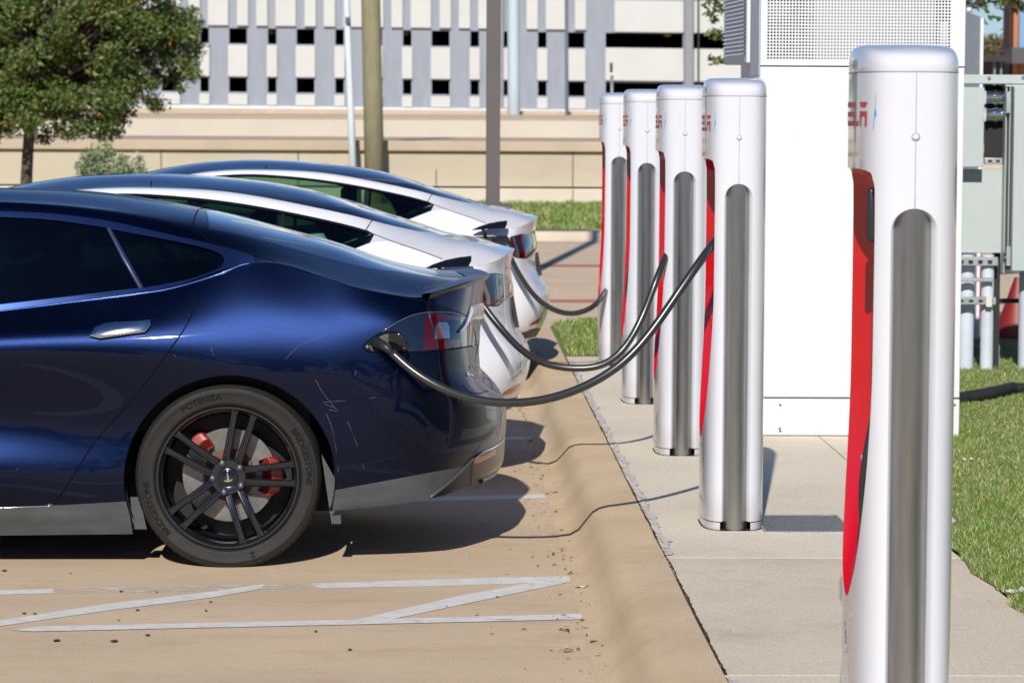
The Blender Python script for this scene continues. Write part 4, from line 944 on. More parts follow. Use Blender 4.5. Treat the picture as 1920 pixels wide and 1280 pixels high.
# ================================================================== charging posts
M_SHELL = mat('white_gloss_shell', (.62, .635, .69), rough=.22, coat=.8, coat_rough=.04, var=.0)
def shell_dirt(m):
    n = m.node_tree.nodes; l = m.node_tree.links; b = n['Principled BSDF']; tc = n.new('ShaderNodeTexCoord'); sx = n.new('ShaderNodeSeparateXYZ'); l.new(tc.outputs['Object'], sx.inputs[0])
    r = n.new('ShaderNodeMapRange'); l.new(sx.outputs['Z'], r.inputs[0]); r.inputs[1].default_value = 0.0; r.inputs[2].default_value = .16; r.inputs[3].default_value = .9; r.inputs[4].default_value = 0.06
    t = n.new('ShaderNodeTexNoise'); t.inputs['Scale'].default_value = 11; t.inputs['Detail'].default_value = 10; t.inputs['Roughness'].default_value = .75; l.new(tc.outputs['Object'], t.inputs['Vector'])
    q = n.new('ShaderNodeMath'); q.operation = 'MULTIPLY'; l.new(r.outputs[0], q.inputs[0]); l.new(t.outputs['Fac'], q.inputs[1])
    mx = n.new('ShaderNodeMix'); mx.data_type = 'RGBA'; l.new(q.outputs[0], mx.inputs[0]); mx.inputs[6].default_value = b.inputs['Base Color'].default_value; mx.inputs[7].default_value = (.30, .24, .17, 1); l.new(mx.outputs[2], b.inputs['Base Color'])
shell_dirt(M_SHELL)
M_SHELLF = mat('post_joint_grey', (.30, .31, .34), .6)
M_RED = mat('red_gloss_recess', (.47, .0015, .006), rough=.25, coat=.8, coat_rough=.06)
M_TUBE = mat('brushed_steel', (.42, .41, .395), rough=.30, metal=1.0, var=.22, vscale=3, bump=.16, bscale=90, stretch=(8, 8, .6), aniso=.4)
M_SLOT = mat('slot_black', (.008, .008, .009), .7)
M_LOGO = mat('logo_red', (.55, .01, .02), .4)
M_HOLST = mat('holster_black', (.02, .022, .025), .35)
PA, PB, PE = .118, .225, 3.6
def outline(n=720):
    t = np.linspace(0, 2*np.pi, n, endpoint=False); c, s = np.cos(t), np.sin(t)
    # t measured from +x (back) through +y (far); front is -x
    return np.stack([PA*np.sign(c)*np.abs(c)**(2/PE), PB*np.sign(s)*np.abs(s)**(2/3.0)], -1)
_o = outline(); _d = np.r_[0, np.cumsum(np.linalg.norm(np.diff(np.vstack([_o, _o[:1]]), axis=0), axis=1))]; _tot = _d[-1]
def at_arc(s):
    s = np.mod(s, _tot); x = np.interp(s, _d, np.r_[_o[:, 0], _o[0, 0]]); y = np.interp(s, _d, np.r_[_o[:, 1], _o[0, 1]]); return x, y
class PostSurf:
    """(arc, z) -> shell"""
    def __init__(s): s.A = _tot; s.B = 1.622; s.sgn = 1
    def ev(s, ab):
        ab = np.atleast_2d(np.asarray(ab, float)); x, y = at_arc(ab[:, 0]); k = 1+.006*np.sin(np.pi*(ab[:, 1]+.035)/1.657)
        return np.stack([x*k, y*k, ab[:, 1]+.035], -1)
    def nrm(s, ab, e=.004):
        ab = np.atleast_2d(np.asarray(ab, float)); x0, y0 = at_arc(ab[:, 0]-e); x1, y1 = at_arc(ab[:, 0]+e); t = np.stack([x1-x0, y1-y0], -1); n = np.stack([t[:, 1], -t[:, 0], np.zeros(len(t))], -1)
        return n/np.linalg.norm(n, axis=1, keepdims=True)
    mesh = Surf.mesh
PS = PostSurf()
ARC_F = _d[360]; ARC_N = _d[540]              # middle of front face, middle of near end
SLOT = [(-.054, 0)]+[(-.054, 1.225)]+[(-.054*math.cos(t), 1.235+.056*math.sin(t)) for t in np.linspace(0, math.pi, 25)]+[(.054, 1.225), (.054, 0)]
SLOT = [(ARC_N+x, z) for x, z in SLOT]
def rec_poly(k=1.0):
    L = curve2([(-.196, .80), (-.200, 1.05), (-.200, 1.30), (-.192, 1.360), (-.160, 1.382), (0, 1.386), (.160, 1.382), (.192, 1.360), (.200, 1.30), (.200, 1.05), (.196, .80), (.172, .58), (.128, .42), (.065, .335), (0, .305), (-.065, .335), (-.128, .42), (-.172, .58)], 5, True)
    cx_, cz = 0, .88
    return [(ARC_F+cx_+(x-cx_)*k, cz+(z-cz)*k) for x, z in L]
REC = rec_poly()
def tesla_letters():
    H = .060; t = .013
    T = [[(-.02, H), (.055, H), (.050, H-t), (-.015, H-t)], [(.011, H-t*1.6), (.024, H-t*1.6), (.024, 0), (.011, 0)]]
    E = [[(0, H), (.05, H), (.046, H-t), (0, H-t)], [(0, .6*H), (.046, .6*H), (.046, .6*H-t), (0, .6*H-t)], [(0, t), (.05, t), (.05, 0), (0, 0)]]
    S = [[(0, H), (.05, H), (.050, H-t), (0, H-t)], [(0, .6*H), (.05, .6*H), (.05, .6*H-t), (0, .6*H-t)], [(0, t), (.05, t), (.05, 0), (0, 0)], [(0, H-t), (t, H-t), (t, .6*H), (0, .6*H)], [(.05-t, .6*H-t), (.05, .6*H-t), (.05, t), (.05-t, t)]]
    Lq = [[(0, H), (.012, H), (.012, 0), (0, 0)], [(.012, t), (.05, t), (.044, 0), (.012, 0)]]
    A = [[(-.002, H), (.052, H), (.042, H-t), (.008, H-t)], [(0, .62*H), (.05, .62*H), (.05, .62*H-t), (0, .62*H-t)], [(0, .62*H-t), (.011, .62*H-t), (.011, 0), (0, 0)], [(.039, .62*H-t), (.05, .62*H-t), (.05, 0), (.039, 0)]]
    return [(T, -.155), (E, -.090), (S, -.022), (Lq, .046), (A, .112)]
def make_post(label):
    root = empty('charging_post', (0, 0, 0), label, 'charging post', 'white charging posts in a row')
    R = PS.mesh(.022, [('slot', SLOT), ('rec', REC)], drop=('slot', 'rec'))
    V, N, F = R['body']; mb = sheet([(V, N, F)]);
    sh = mb.build('shell', M_SHELL, root, smooth=True)
    # rims rolled inwards: slot
    def roll(poly, prof, m, nm, closed=True):
        e = PS.ev(poly); n = PS.nrm(poly); c = np.array([np.mean([p[0] for p in poly]), np.mean([p[1] for p in poly])]); rows = []
        for sh_, dp in prof:
            q = np.array(offpoly(poly, -sh_)); q[:, 1] = np.maximum(q[:, 1], -.0)
            rows.append([Vector(p) for p in PS.ev(q)-PS.nrm(q)*dp])
        if closed: rows = [r+[r[0]] for r in rows]
        MB().grid(rows).build(nm, m, root, smooth=True, fixn=False)
    roll(SLOT, [(0, 0), (.001, .003), (.003, .006), (.004, .03)], M_SHELL, 'slot_rim', False)
    roll(SLOT, [(-.004, .02), (-.004, .06)], M_SLOT, 'slot_wall', False)
    mb = MB(); q = np.array([(ARC_N+x, z) for z in np.linspace(0, 1.33, 2) for x in (-.075, -.03, .03, .075)]); pts = PS.ev(q)-PS.nrm(q)*.055
    mb.add([tuple(p) for p in pts], [(i, i+1, i+5, i+4) for i in range(3)]); mb.build('slot_back', M_SLOT, root)
    # red recess: rim, then bowl
    base = np.array(REC); cz = np.array([ARC_F, .88]); rows = []
    for k_, dp in ((1.0, 0), (.998, .004), (.985, .022), (.96, .040), (.90, .058), (.78, .074), (.6, .082), (.35, .086), (.12, .087)):
        q = cz+(base-cz)*[k_, 1-(1-k_)*.55]; w = PS.ev(q); n_ = np.array([-1., 0, 0]); p = w.copy()
        n2 = PS.nrm(q)*(k_)+n_*(1-k_); n2 /= np.linalg.norm(n2, axis=1, keepdims=True); p = w-n2*dp*np.minimum(1, .35+1.2*np.clip((q[:, 1:2]-.31)/.5, 0, 1))
        rows.append([Vector(t) for t in p]+[Vector(p[0])])
    MB().grid(rows).build('recess', M_RED, root, smooth=True)
    # steel bollard in the slot
    tb = MB(); tb.lathe([(.0478, 0), (.0478, 1.36), (0, 1.36)], 56, (0, -PB+.0500, .0), axis='Z'); tb.build('steel_column', M_TUBE, root, smooth=True, ang=40)
    # base skirt
    sk = MB(); n = 90; rows = []
    for z, k_ in ((0.0, .985), (.004, .985), (.031, .985), (.031, .97)):
        r_ = []
        for i in range(n+1):
            s_ = ARC_N+.060+(_tot-.120)*i/n; x, y = at_arc(s_); r_.append((x*k_, y*k_, z))
        rows.append(r_)
    sk.grid(rows).build('base_skirt', M_SHELL, root, smooth=True, ang=30) if False else MB().grid(rows).build('base_skirt', M_SHELL, root, smooth=True, ang=30)
    bl = MB(); x = [at_arc(t) for t in np.linspace(0, _tot, 80, endpoint=False)]; bl.add([(a*1.015, b*1.012, .003) for a, b in x], [tuple(range(80))]); bl.build('base_gasket', M_SLOT, root, fixn=True)
    # cap
    rows = []
    for z, k_ in ((1.6765, .996), (1.678, 1.0), (1.69, .999), (1.700, .996), (1.711, .986), (1.720, .968), (1.7275, .94), (1.733, .90), (1.7365, .85), (1.7385, .78), (1.7395, .6), (1.740, .35), (1.740, .12), (1.740, .0)):
        z = 1.6590+(z-1.6765)*1.10
        rows.append([(_o[i, 0]*max(k_, 0) if k_ < .9 else _o[i, 0]*k_, _o[i, 1]*(1-(1-k_)*.62) if k_ > .3 else _o[i, 1]*k_*1.9, z-.022*max(0, -_o[i, 1]*min(1, k_*1.15)/PB)**1.6*min(1, max(0, (z-1.680)/.03))) for i in list(range(0, 720, 8))+[0]])
    MB().grid(rows).build('cap', M_SHELL, root, smooth=True)
    hl = MB(); hl.lathe([(0, 1.7275), (.0045, 1.727), (.006, 1.722)], 14, (.0, -.06, 0), axis='Z'); hl.build('cap_screw', M_SHELL, root, smooth=True)
    sg = MB(); x = [at_arc(t) for t in np.linspace(0, _tot, 120)]; sg.tube([(a*1.0005, b*1.0005, 1.6586) for a, b in x], .0012, 6, caps=False); sg.build('cap_seam', M_SHELLF, root, smooth=True)
    sv = MB(); sv.tube([Vector(p) for p in PS.ev([(ARC_N, z) for z in np.linspace(1.292, 1.622, 8)])], .0010, 5); sv.build('end_seam', M_SHELLF, root, smooth=True)
    p = PS.ev([(ARC_N, 1.465)])[0]; bt = MB(); bt.lathe([(0, -.0055), (.006, -.005), (.0082, -.002), (.0085, .002)], 24, p); b = bt.build('round_plug', M_SHELL, root, smooth=True)
    rg = MB(); rg.lathe([(.0086, -.0012), (.0102, -.0010), (.0104, .001)], 24, p); rg.build('plug_ring', M_SHELLF, b, smooth=True)
    # lettering on the front
    lg = MB()
    for polys, x0 in tesla_letters():
        for q in polys:
            ab = [(ARC_F+x0+x, 1.490+z) for x, z in q]
            m_ = MB(); ns = 5
            for i in range(1):
                pts = PS.ev(ab)+PS.nrm(ab)*.0015; lg.add([tuple(t) for t in pts], [tuple(range(len(ab)))])
    lg.build('lettering', M_LOGO, root, fixn=False)
    bl = MB(); ab = [(ARC_F+.199, 1.568), (ARC_F+.2005, 1.568), (ARC_F+0.1985, 1.533), (ARC_F+0.2030, 1.521), (ARC_F+0.1970, 1.513), (ARC_F+.193, 1.483), (ARC_F+.191, 1.483), (ARC_F+0.1940, 1.513), (ARC_F+0.1960, 1.528)]
    bl.add([tuple(t) for t in PS.ev(ab)+PS.nrm(ab)*.0015], [tuple(range(len(ab)))]); bl.build('blue_decal', mat('decal_blue', (.02, .35, .6), .4), root)
    # numbered ring under the recess
    rn = MB(); rn.tube([Vector(t) for t in PS.ev([(ARC_F+.040*math.cos(a), .200+.040*math.sin(a)) for a in np.linspace(0, 6.2832, 40)])], .0010, 4, caps=False); rn.build('number_ring', M_SHELLF, root)
    tx = text_mb('3', .045, .001); tb2 = MB(); tb2.add([tuple(t) for t in PS.ev([(ARC_F-.013+v[0], .183+v[2]) for v in tx.v])+PS.nrm([(ARC_F-.013+v[0], .3) for v in tx.v])*.0008], tx.f); tb2.build('number', M_SHELLF, root)
    # holster and handle inside the recess
    hs = MB(); q = np.array([(ARC_F+.118, 1.20), (ARC_F+.118, 1.36), (ARC_F+.15, 1.36), (ARC_F+.15, 1.20)]); w = PS.ev(q)
    x, y = w[0][0], w[0][1]; hs.box(x+.016, x+.05, y-.020, y-.002, 1.24, 1.375)
    hs.build('connector_holster', M_HOLST, root, bevel=.012, seg=3)
    hd = MB(); x, y = PS.ev([(ARC_F+.145, .7)])[0][:2]
    hd.tube(curve3([(x+.06, y+.010, .95), (x+.035, y+.006, .82), (x+.014, y+.004, .70), (x+.008, y+.012, .60), (x+.02, y+.03, .48)], 20), .009, 10)
    hd.build('stowed_cable', M_HOLST, root, smooth=True)
    st = MB(); ab = [(ARC_F+.125+.012*math.cos(a), .67+.008*math.sin(a)) for a in np.linspace(0, 6.28, 12, endpoint=False)]
    w = PS.ev(ab); w[:, 0] += .0; st.add([(x+.012, y, z) for x, y, z in w], [tuple(range(12))]); st.build('sticker', mat('sticker_white', (.6, .75, .68), .5), root)
    return root
POSTS = [(1.148, 8.02, 'largest white charging post with a steel column, nearest the camera at the right'),
         (1.120, 12.17+.2, 'charging post whose cable runs to the blue sedan, second nearest'),
         (1.117, 14.87+.2, 'charging post in the middle of the row, its cable running to the second car'),
         (1.112, 17.55+.2, 'charging post between the middle one and the farthest one, no car plugged in'),
         (1.108, 20.25+.2, 'smallest charging post at the far end of the row beside the grass')]
p0 = make_post(POSTS[0][2]); bpy.context.view_layer.update(); index_kids(p0); tops = [p0]
for i in range(1, 5):
    c = deep_copy(p0); c['label'] = POSTS[i][2]; tops.append(c)
    if i != 3:
        for ch in [o for o in bpy.data.objects if o.parent is c and o.name.startswith(('stowed_cable', 'connector_holster', 'sticker', 'number'))]: bpy.data.objects.remove(ch)
for o, q in zip(tops, POSTS): o.location = (q[0], q[1], SW+(.033 if o is tops[0] else 0))
tops[0].scale = (1.06, 1.05, 1.0)
# ================================================================== cables
M_CABLE = mat('black_cable', (.022, .022, .023), rough=.32, coat=.3, coat_rough=.2)
def cable(pts, r, label):
    root = MB(); root.tube(curve3([P(*p) for p in pts], 90), r, 14); o = root.build('charging_cable', M_CABLE, smooth=True)
    return tag(o, label, 'cable', 'charging cables')
cable([(734,660,11.94),(765,688,11.92),(810,718,11.9),(870,743,11.9),(950,755,11.92),(1040,744,11.96),(1110,717,12.0),(1165,681,12.03),(1220,622,12.06),(1275,544,12.1),(1320,480,12.16),(1352,438,12.26)], .0162, 'thick black charging cable sagging from the blue sedan to a post')
cable([(897,558,14.72),(915,585,14.7),(938,614,14.68),(975,653,14.68),(1020,680,14.7),(1080,690,14.7),(1130,683,14.7),(1163,660,14.72),(1190,622,14.74),(1212,575,14.77),(1232,522,14.8),(1256,465,14.92)], .0165, 'black charging cable hanging from the middle white sedan to the middle post')
cable([(958,484,19.85),(970,508,19.85),(985,532,19.85),(1010,562,19.87),(1045,583,19.9),(1080,587,19.95),(1108,577,20.0),(1124,562,20.1),(1136,545,20.25)], .0165, 'shortest black charging cable, from the farthest sedan to the farthest post')
# ================================================================== cabinets
M_CAB = mat('white_powder_coat', (.62, .64, .66), .55, var=.03, vscale=2)
M_CABD = mat('cabinet_inside', (.035, .04, .05), .7)
cab = empty('power_cabinet', (2.05, 16.3, SW), 'large white power cabinet with square-hole grille behind the posts', 'cabinet')
co = (2.05, 16.3, SW); CY = 15.8; cx0 = P(1421, 400, CY).x; cx1 = P(1806, 400, CY).x; zt = P(1600, -120, CY).z; zb = P(1600, 813, CY).z
gx0, gx1 = P(1438, 60, CY).x, P(1783, 60, CY).x; gz0 = P(1600, 113, CY).z
m = MB(); m.box(cx0, cx1, CY+.03, CY+.5, SW, gz0-.08); m.box(cx0, cx0+.02, CY+.03, CY+.5, gz0-.08, zt); m.box(cx1-.02, cx1, CY+.03, CY+.5, gz0-.08, zt); m.box(cx0, cx1, CY+.48, CY+.5, gz0-.08, zt); m.box(cx0, cx1, CY+.03, CY+.5, zt, zt+.05)
m.build('casing', M_CAB, cab, off=co, bevel=.006)
zs = P(1500, 746, CY).z
m = MB(); m.box(cx0+.004, cx1-.004, CY, CY+.03, zs+.004, gz0-.035); m.build('lower_door', M_CAB, cab, off=co, bevel=.004)
m = MB(); m.box(cx0+.004, cx1-.004, CY, CY+.03, SW+.004, zs-.004); m.build('plinth_panel', M_CAB, cab, off=co, bevel=.004)
m = MB(); m.box(cx0+.004, gx0, CY-.002, CY+.03, gz0-.028, zt); m.box(gx1, cx1-.004, CY-.002, CY+.03, gz0-.028, zt); m.box(gx0, gx1, CY-.002, CY+.03, gz0-.028, gz0); m.box(gx0, gx1, CY-.002, CY+.03, zt-.1, zt)
m.build('grille_frame', M_CAB, cab, off=co)
m = MB(); pit = (gx1-gx0)/58; w = pit*.205
for i in range(59): m.box(gx0+i*pit-w, gx0+i*pit+w, CY+.004, CY+.007, gz0, zt-.1)
nz = int((zt-.1-gz0)/pit)+1
for j in range(nz): m.box(gx0, gx1, CY+.0035, CY+.0075, gz0+j*pit-w, gz0+j*pit+w)
m.build('grille', M_CAB, cab, off=co)
m = MB(); m.box(gx0-.01, gx1+.01, CY+.42, CY+.46, gz0-.05, zt); m.build('interior_back', M_CABD, cab, off=co)
xx = lambda p: P(p, 60, CY).x
zz = lambda p: P(1500, p, CY).z
m = MB(); m.box(xx(1440), xx(1478), CY+.02, CY+.2, zz(36), zz(6)); m.box(xx(1492), xx(1498), CY+.02, CY+.05, zz(112), zz(50)); m.box(xx(1512), xx(1526), CY+.02, CY+.1, zz(98), zz(-60)); m.box(xx(1530), xx(1760), CY+.1, CY+.3, zz(118), zz(-60)); m.build('inner_module', mat('inner_grey', (.24, .25, .25), .6), cab, off=co)
m = MB()
for x, z in ((1463, 759), (1463, 808), (1462, 803), (1790, 759)):
    p = P(x, z, CY); m.lathe([(0, -.003), (.006, -.002), (.007, .001)], 12, (p.x, CY, p.z))
m.build('screw_heads', M_LUG, cab, off=co)
# louvred cabinet (seen at its left, turned side)
LY = 18.6; lo = (P(1390, 300, LY).x, LY+.4, SW); lc = empty('louvred_cabinet', lo, 'white cabinet with a louvred side panel, left of the large cabinet', 'cabinet')
x0, x1 = P(1400, 60, LY).x, P(1436, 60, LY).x; z0 = P(1400, 118, LY).z; zt2 = P(1400, -90, LY).z
yb = LY+.9; xb = P(1359, 60, yb).x
m = MB(); m.add([(x0,LY,z0),(x1,LY,z0),(x1,yb,z0),(xb,yb,z0),(x0,LY,zt2),(x1,LY,zt2),(x1,yb,zt2),(xb,yb,zt2)], [(0,3,2,1),(4,5,6,7),(0,1,5,4),(1,2,6,5),(2,3,7,6),(3,0,4,7)]); m.build('casing', M_CAB, lc, off=lo, bevel=.004)
m = MB(); nl = 26; hz = (zt2-z0)/nl
for i in range(nl):
    z = z0+.05+i*hz*.97; m.add([(x0-.002, LY+.03, z+hz*.9), (xb-.002, yb-.03, z+hz*.9), (xb-.016, yb-.03, z), (x0-.016, LY+.03, z), (x0-.002, LY+.03, z-.002), (xb-.002, yb-.03, z-.002)], [(0, 1, 2, 3), (3, 2, 5, 4)])
m.build('louvre', M_CAB, lc, off=lo, fixn=True)
m = MB(); m.add([(x0+.05,LY+.1,SW),(x1,LY+.1,SW),(x1,yb,SW),(xb+.1,yb,SW),(x0+.05,LY+.1,z0),(x1,LY+.1,z0),(x1,yb,z0),(xb+.1,yb,z0)], [(0,3,2,1),(4,5,6,7),(0,1,5,4),(1,2,6,5),(2,3,7,6),(3,0,4,7)]); m.build('plinth', M_CAB, lc, off=lo)
# narrow panel right of the large cabinet (shape turned nearly edge-on to the sun to look shaded)
NY = 21.2; q0, q1 = P(1802, 60, NY), P(1838, 60, NY+1.6); zt3 = P(1820, 17, NY).z; no = (q0.x, NY+.3, SW)
nc = empty('meter_cabinet', no, 'narrow pale upright cabinet right of the large one, above the grey trunking', 'cabinet')
m = MB(); c = [(q0.x, NY), (q1.x, NY+1.6), (q1.x-.6, NY+1.75), (q0.x-.6, NY+.15)]; m.add([(x, y, SW) for x, y in c]+[(x, y, zt3) for x, y in c], [(0, 3, 2, 1), (4, 5, 6, 7), (0, 1, 5, 4), (1, 2, 6, 5), (2, 3, 7, 6), (3, 0, 4, 7)]); m.build('casing', M_CAB, nc, off=no, bevel=.005, fixn=True)
m = MB(); m.box(q1.x, q1.x+.022, NY+1.59, NY+1.8, SW, zt3-.01); m.build('side_rail', M_CAB, nc, off=no)
m = MB(); m.cyl((P(1817,10,NY+.6).x, NY+.6, zt3), (P(1817,10,NY+.6).x, NY+.6, zt3+.03), .018); m.build('lifting_eye', M_CAB, nc, off=no, smooth=True)
# expanded-metal grate
gy0, gy1 = G(1500, 999, SW).y, G(1500, 967, SW).y; gx_0, gx_1 = 1.235, P(1585, 980, 12.3).x
M_GALV = mat('galvanised_steel', (.42, .44, .45), .45, metal=.7, var=.2, vscale=10)
go = ((gx_0+gx_1)/2, (gy0+gy1)/2, SW); gr = empty('drain_grate', go, 'diamond-mesh metal grate let into the pavement behind a post', 'grate')
m = MB(); n = 15; sp_ = (gx_1-gx_0)/n
for i in range(-12, n+12):
    for sg in (1, -1):
        a = gx_0+i*sp_; b_ = a+sg*(gy1-gy0)*.55; lo_, hi_ = gx_0, gx_1
        t0, t1 = 0., 1.
        for lim, up in ((lo_, 0), (hi_, 1)):
            if b_ != a:
                t = (lim-a)/(b_-a)
                if (b_ > a) == (not up): t0 = max(t0, t)
                else: t1 = min(t1, t)
        if t0 < t1: p_, q_ = (a+(b_-a)*t0, gy0+(gy1-gy0)*t0), (a+(b_-a)*t1, gy0+(gy1-gy0)*t1); zq = SW+.0045+.0006*(sg > 0); m.add([(p_[0]-.0028, p_[1], zq), (p_[0]+.0028, p_[1], zq), (q_[0]+.0028, q_[1], zq), (q_[0]-.0028, q_[1], zq)], [(0, 1, 2, 3)])
m.build('mesh_panel', M_GALV, gr, off=go)
m = MB(); m.box(gx_0-.008, gx_1+.008, gy0-.008, gy0, SW, SW+.007); m.box(gx_0-.008, gx_1+.008, gy1, gy1+.008, SW, SW+.007); m.box(gx_0-.008, gx_0, gy0, gy1, SW, SW+.0065); m.box(gx_1, gx_1+.008, gy0, gy1, SW, SW+.0065); m.build('frame', M_GALV, gr, off=go)
m = MB(); m.box(gx_0, gx_1, gy0, gy1, SW+.001, SW+.0025); m.build('pit', mat('pit_dark', (.03, .03, .03), .9), gr, off=go)
# ================================================================== grey switchgear on struts
EY = 20.0; M_SWG = mat('grey_green_enamel', (.40, .45, .435), .5, var=.06, vscale=2)
M_PVC = mat('grey_conduit', (.52, .58, .64), .5, var=.1, vscale=4)
def E(px, py, dy=0.0): return P(px, py, EY+dy)
eo = (E(1870, 600).x, EY+.1, SW); eq = empty('switchgear_cabinet', eo, 'grey-green electrical cabinets on struts at the right edge of the picture', 'electrical cabinet')
def eb(name, px0, py0, px1, py1, y0, y1, mtl, bev=.004, par=None):
    a, b_ = E(px0, py1, y0), E(px1, py0, y0); m = MB(); m.box(a.x, b_.x, EY+y0, EY+y1, a.z, b_.z); return m.build(name, mtl, par or eq, off=eo, bevel=bev)
eb('trunking', 1760, 141, 1990, 157, -.10, .10, M_SWG); eb('trunking_lip', 1885, 158, 1990, 163, -.09, .1, M_SWG)
eb('back_panel', 1760, 318, 1882, 474, .02, .12, M_SWG); eb('upper_box', 1760, 164, 1846, 313, -.14, .06, M_SWG)
eb('large_door', 1897, 163, 2060, 508, -.16, .14, M_SWG); eb('side_strip', 1881, 163, 1889, 513, -.08, .02, M_SWG); eb('side_strip', 1889, 163, 1896, 480, -.10, .02, M_SWG)
eb('dark_backing', 1845, 160, 1882, 300, .05, .06, M_SLOT, 0)
for y in (175, 207): 
    m = MB(); a, b_ = E(1847, y+20), E(1880, y+20); m.cyl((a.x, EY, a.z+.04), (b_.x, EY, a.z+.04), .045, n=20); m.cyl((a.x+.05, EY, a.z+.04), (a.x+.075, EY, a.z+.04), .052, n=20); m.build('conduit_coupling', M_CHROME, eq, off=eo, smooth=True, ang=40)
eb('strut_channel', 1846, 296, 1880, 308, -.02, .02, M_GALV); eb('strut_channel', 1740, 482, 1872, 498, -.04, 0, M_GALV); eb('strut_channel', 1740, 521, 1862, 528, -.06, -.02, M_GALV); eb('strut_channel', 1740, 557, 1868, 571, -.06, -.02, M_GALV); eb('strut_channel', 1869, 560, 1915, 568, .3, .34, M_DARKPL)
m = MB()
for y in (490, 564):
    for x in range(1745, 1870, 18): a = E(x, y+2, -.0645); b_ = E(x+8, y-2, -.0645); m.box(a.x, b_.x, EY-.0645-(0 if y == 564 else -.02), EY-.06, a.z, b_.z)
for x in (1853, 1868): a = E(x, 304, -.0245); b_ = E(x+7, 300, -.0245); m.box(a.x, b_.x, EY-.0245, EY-.02, a.z, b_.z)
m.build('strut_slots', M_SLOT, eq, off=eo)
eb('strut_end', 1849, 555, 1860, 575, -.065, -.055, mat('cream_cap', (.6, .57, .48), .5), 0)
eb('strut_post', 1860, 470, 1876, 690, .10, .16, M_DARKPL, 0)
for (xa, xb_) in ((1797, 1826), (1766, 1792)):
    m = MB(); a = E((xa+xb_)/2, 700, .05); m.cyl((a.x, EY+.08, SW-.02), (a.x, EY+.08, E(0, 470).z), (xb_-xa)/2/300, n=24); m.build('conduit_pipe', M_PVC, eq, off=eo, smooth=True, ang=40)
for px_, r_, dy in ((1849, .040, .03), (1860, .046, .16), (1926, .06, .1)):
    m = MB(); a = E(px_, 700, dy); zt_ = E(0, 470).z if px_ != 1860 else E(0, 640, dy).z; m.cyl((a.x, EY+dy, SW-.02), (a.x, EY+dy, zt_), r_, n=24); m.build('conduit_pipe', M_PVC, eq, off=eo, smooth=True, ang=40)
m = MB(); 
for x, y in ((1855, 147), (1918, 146), (1890, 188), (1890, 205), (1884, 474), (1884, 484), (1853, 212)): p = E(x, y, -.105); m.lathe([(0, -.005), (.009, -.004), (.011, .003)], 12, tuple(p))
m.build('bolts', M_CHROME, eq, off=eo, smooth=True)
m = MB(); 
for y0, y1 in ((172, 212), (462, 498)): a = E(1887, y1, -.12); b_ = E(1895, y0, -.12); m.box(a.x, b_.x, EY-.12, EY-.10, a.z, b_.z)
m.build('latch', M_GALV, eq, off=eo)
# traffic cone and red barrier leg behind
co_ = G(1908, 700, SW); CYc = 23.0
cone = empty('traffic_cone', (P(1906, 690, CYc).x, CYc, SW), 'dark red traffic cone with a pale band, behind the conduit pipes', 'traffic cone')
c = P(1906, 690, CYc); H = P(1906, 520, CYc).z-SW
m = MB(); m.lathe([(.17, .02), (.025, H)], 32, (0, 0, 0), axis='Z'); m.box(-.19, .19, -.19, .19, 0, .03); m.build('cone_body', mat('shaded_cone_red', (.20, .012, .012), .5), cone, smooth=True, ang=40)  # red kept dark: the cone's shade is put into its colour
m = MB(); a = (P(0, 598, CYc).z-SW)/H; b_ = (P(0, 556, CYc).z-SW)/H; rr = lambda t: .173-.148*t; m.lathe([(rr(a), H*a), (rr(b_), H*b_)], 32, axis='Z'); m.build('reflective_band', mat('cone_band', (.45, .48, .55), .4), cone, smooth=True)
bo = (P(1832, 600, 23.4).x, 23.4, SW); br = empty('barrier_board', bo, 'dark red barrier board standing behind the two conduit pipes', 'barrier')
a, b_ = P(1815, 600, 23.4), P(1842, 480, 23.4); m = MB(); m.box(a.x, b_.x, 23.4, 23.43, a.z, b_.z); m.build('board', mat('board_red', (.30, .01, .015), .5), br, off=bo, bevel=.003)
m = MB(); m.box(a.x+.02, a.x+.05, 23.43, 23.46, SW, a.z+.1); m.box(b_.x-.05, b_.x-.02, 23.43, 23.46, SW, a.z+.1); m.build('leg', mat('board_leg', (.3, .28, .25), .6), br, off=bo)
# black corrugated hose on the grass
hp = [(1780,750,SW+.03),(1830,742,SW+.035),(1880,732,SW+.04),(1905,728,SW+.035),(1960,736,SW+.03),(2040,750,SW+.03)]
pts = curve3([G(x, y, z) for x, y, z in hp], 120); rs = [.034+(.003 if i % 2 else -.003) for i in range(120)]
m = MB().tube(pts, rs, 16); tag(m.build('drain_hose', mat('black_hose', (.025, .026, .028), .6, var=.4, vscale=20), smooth=True), 'black corrugated drain hose lying in the grass', 'hose')
# ================================================================== vehicles
blue = build_blue()
w1 = build_white(); bpy.context.view_layer.update(); index_kids(w1)
w2 = deep_copy(w1); w2.location = (w1.location.x+.265, 20.75, 0)
w2['label'] = 'white sedan farthest from the camera, with blue-silver window trim'
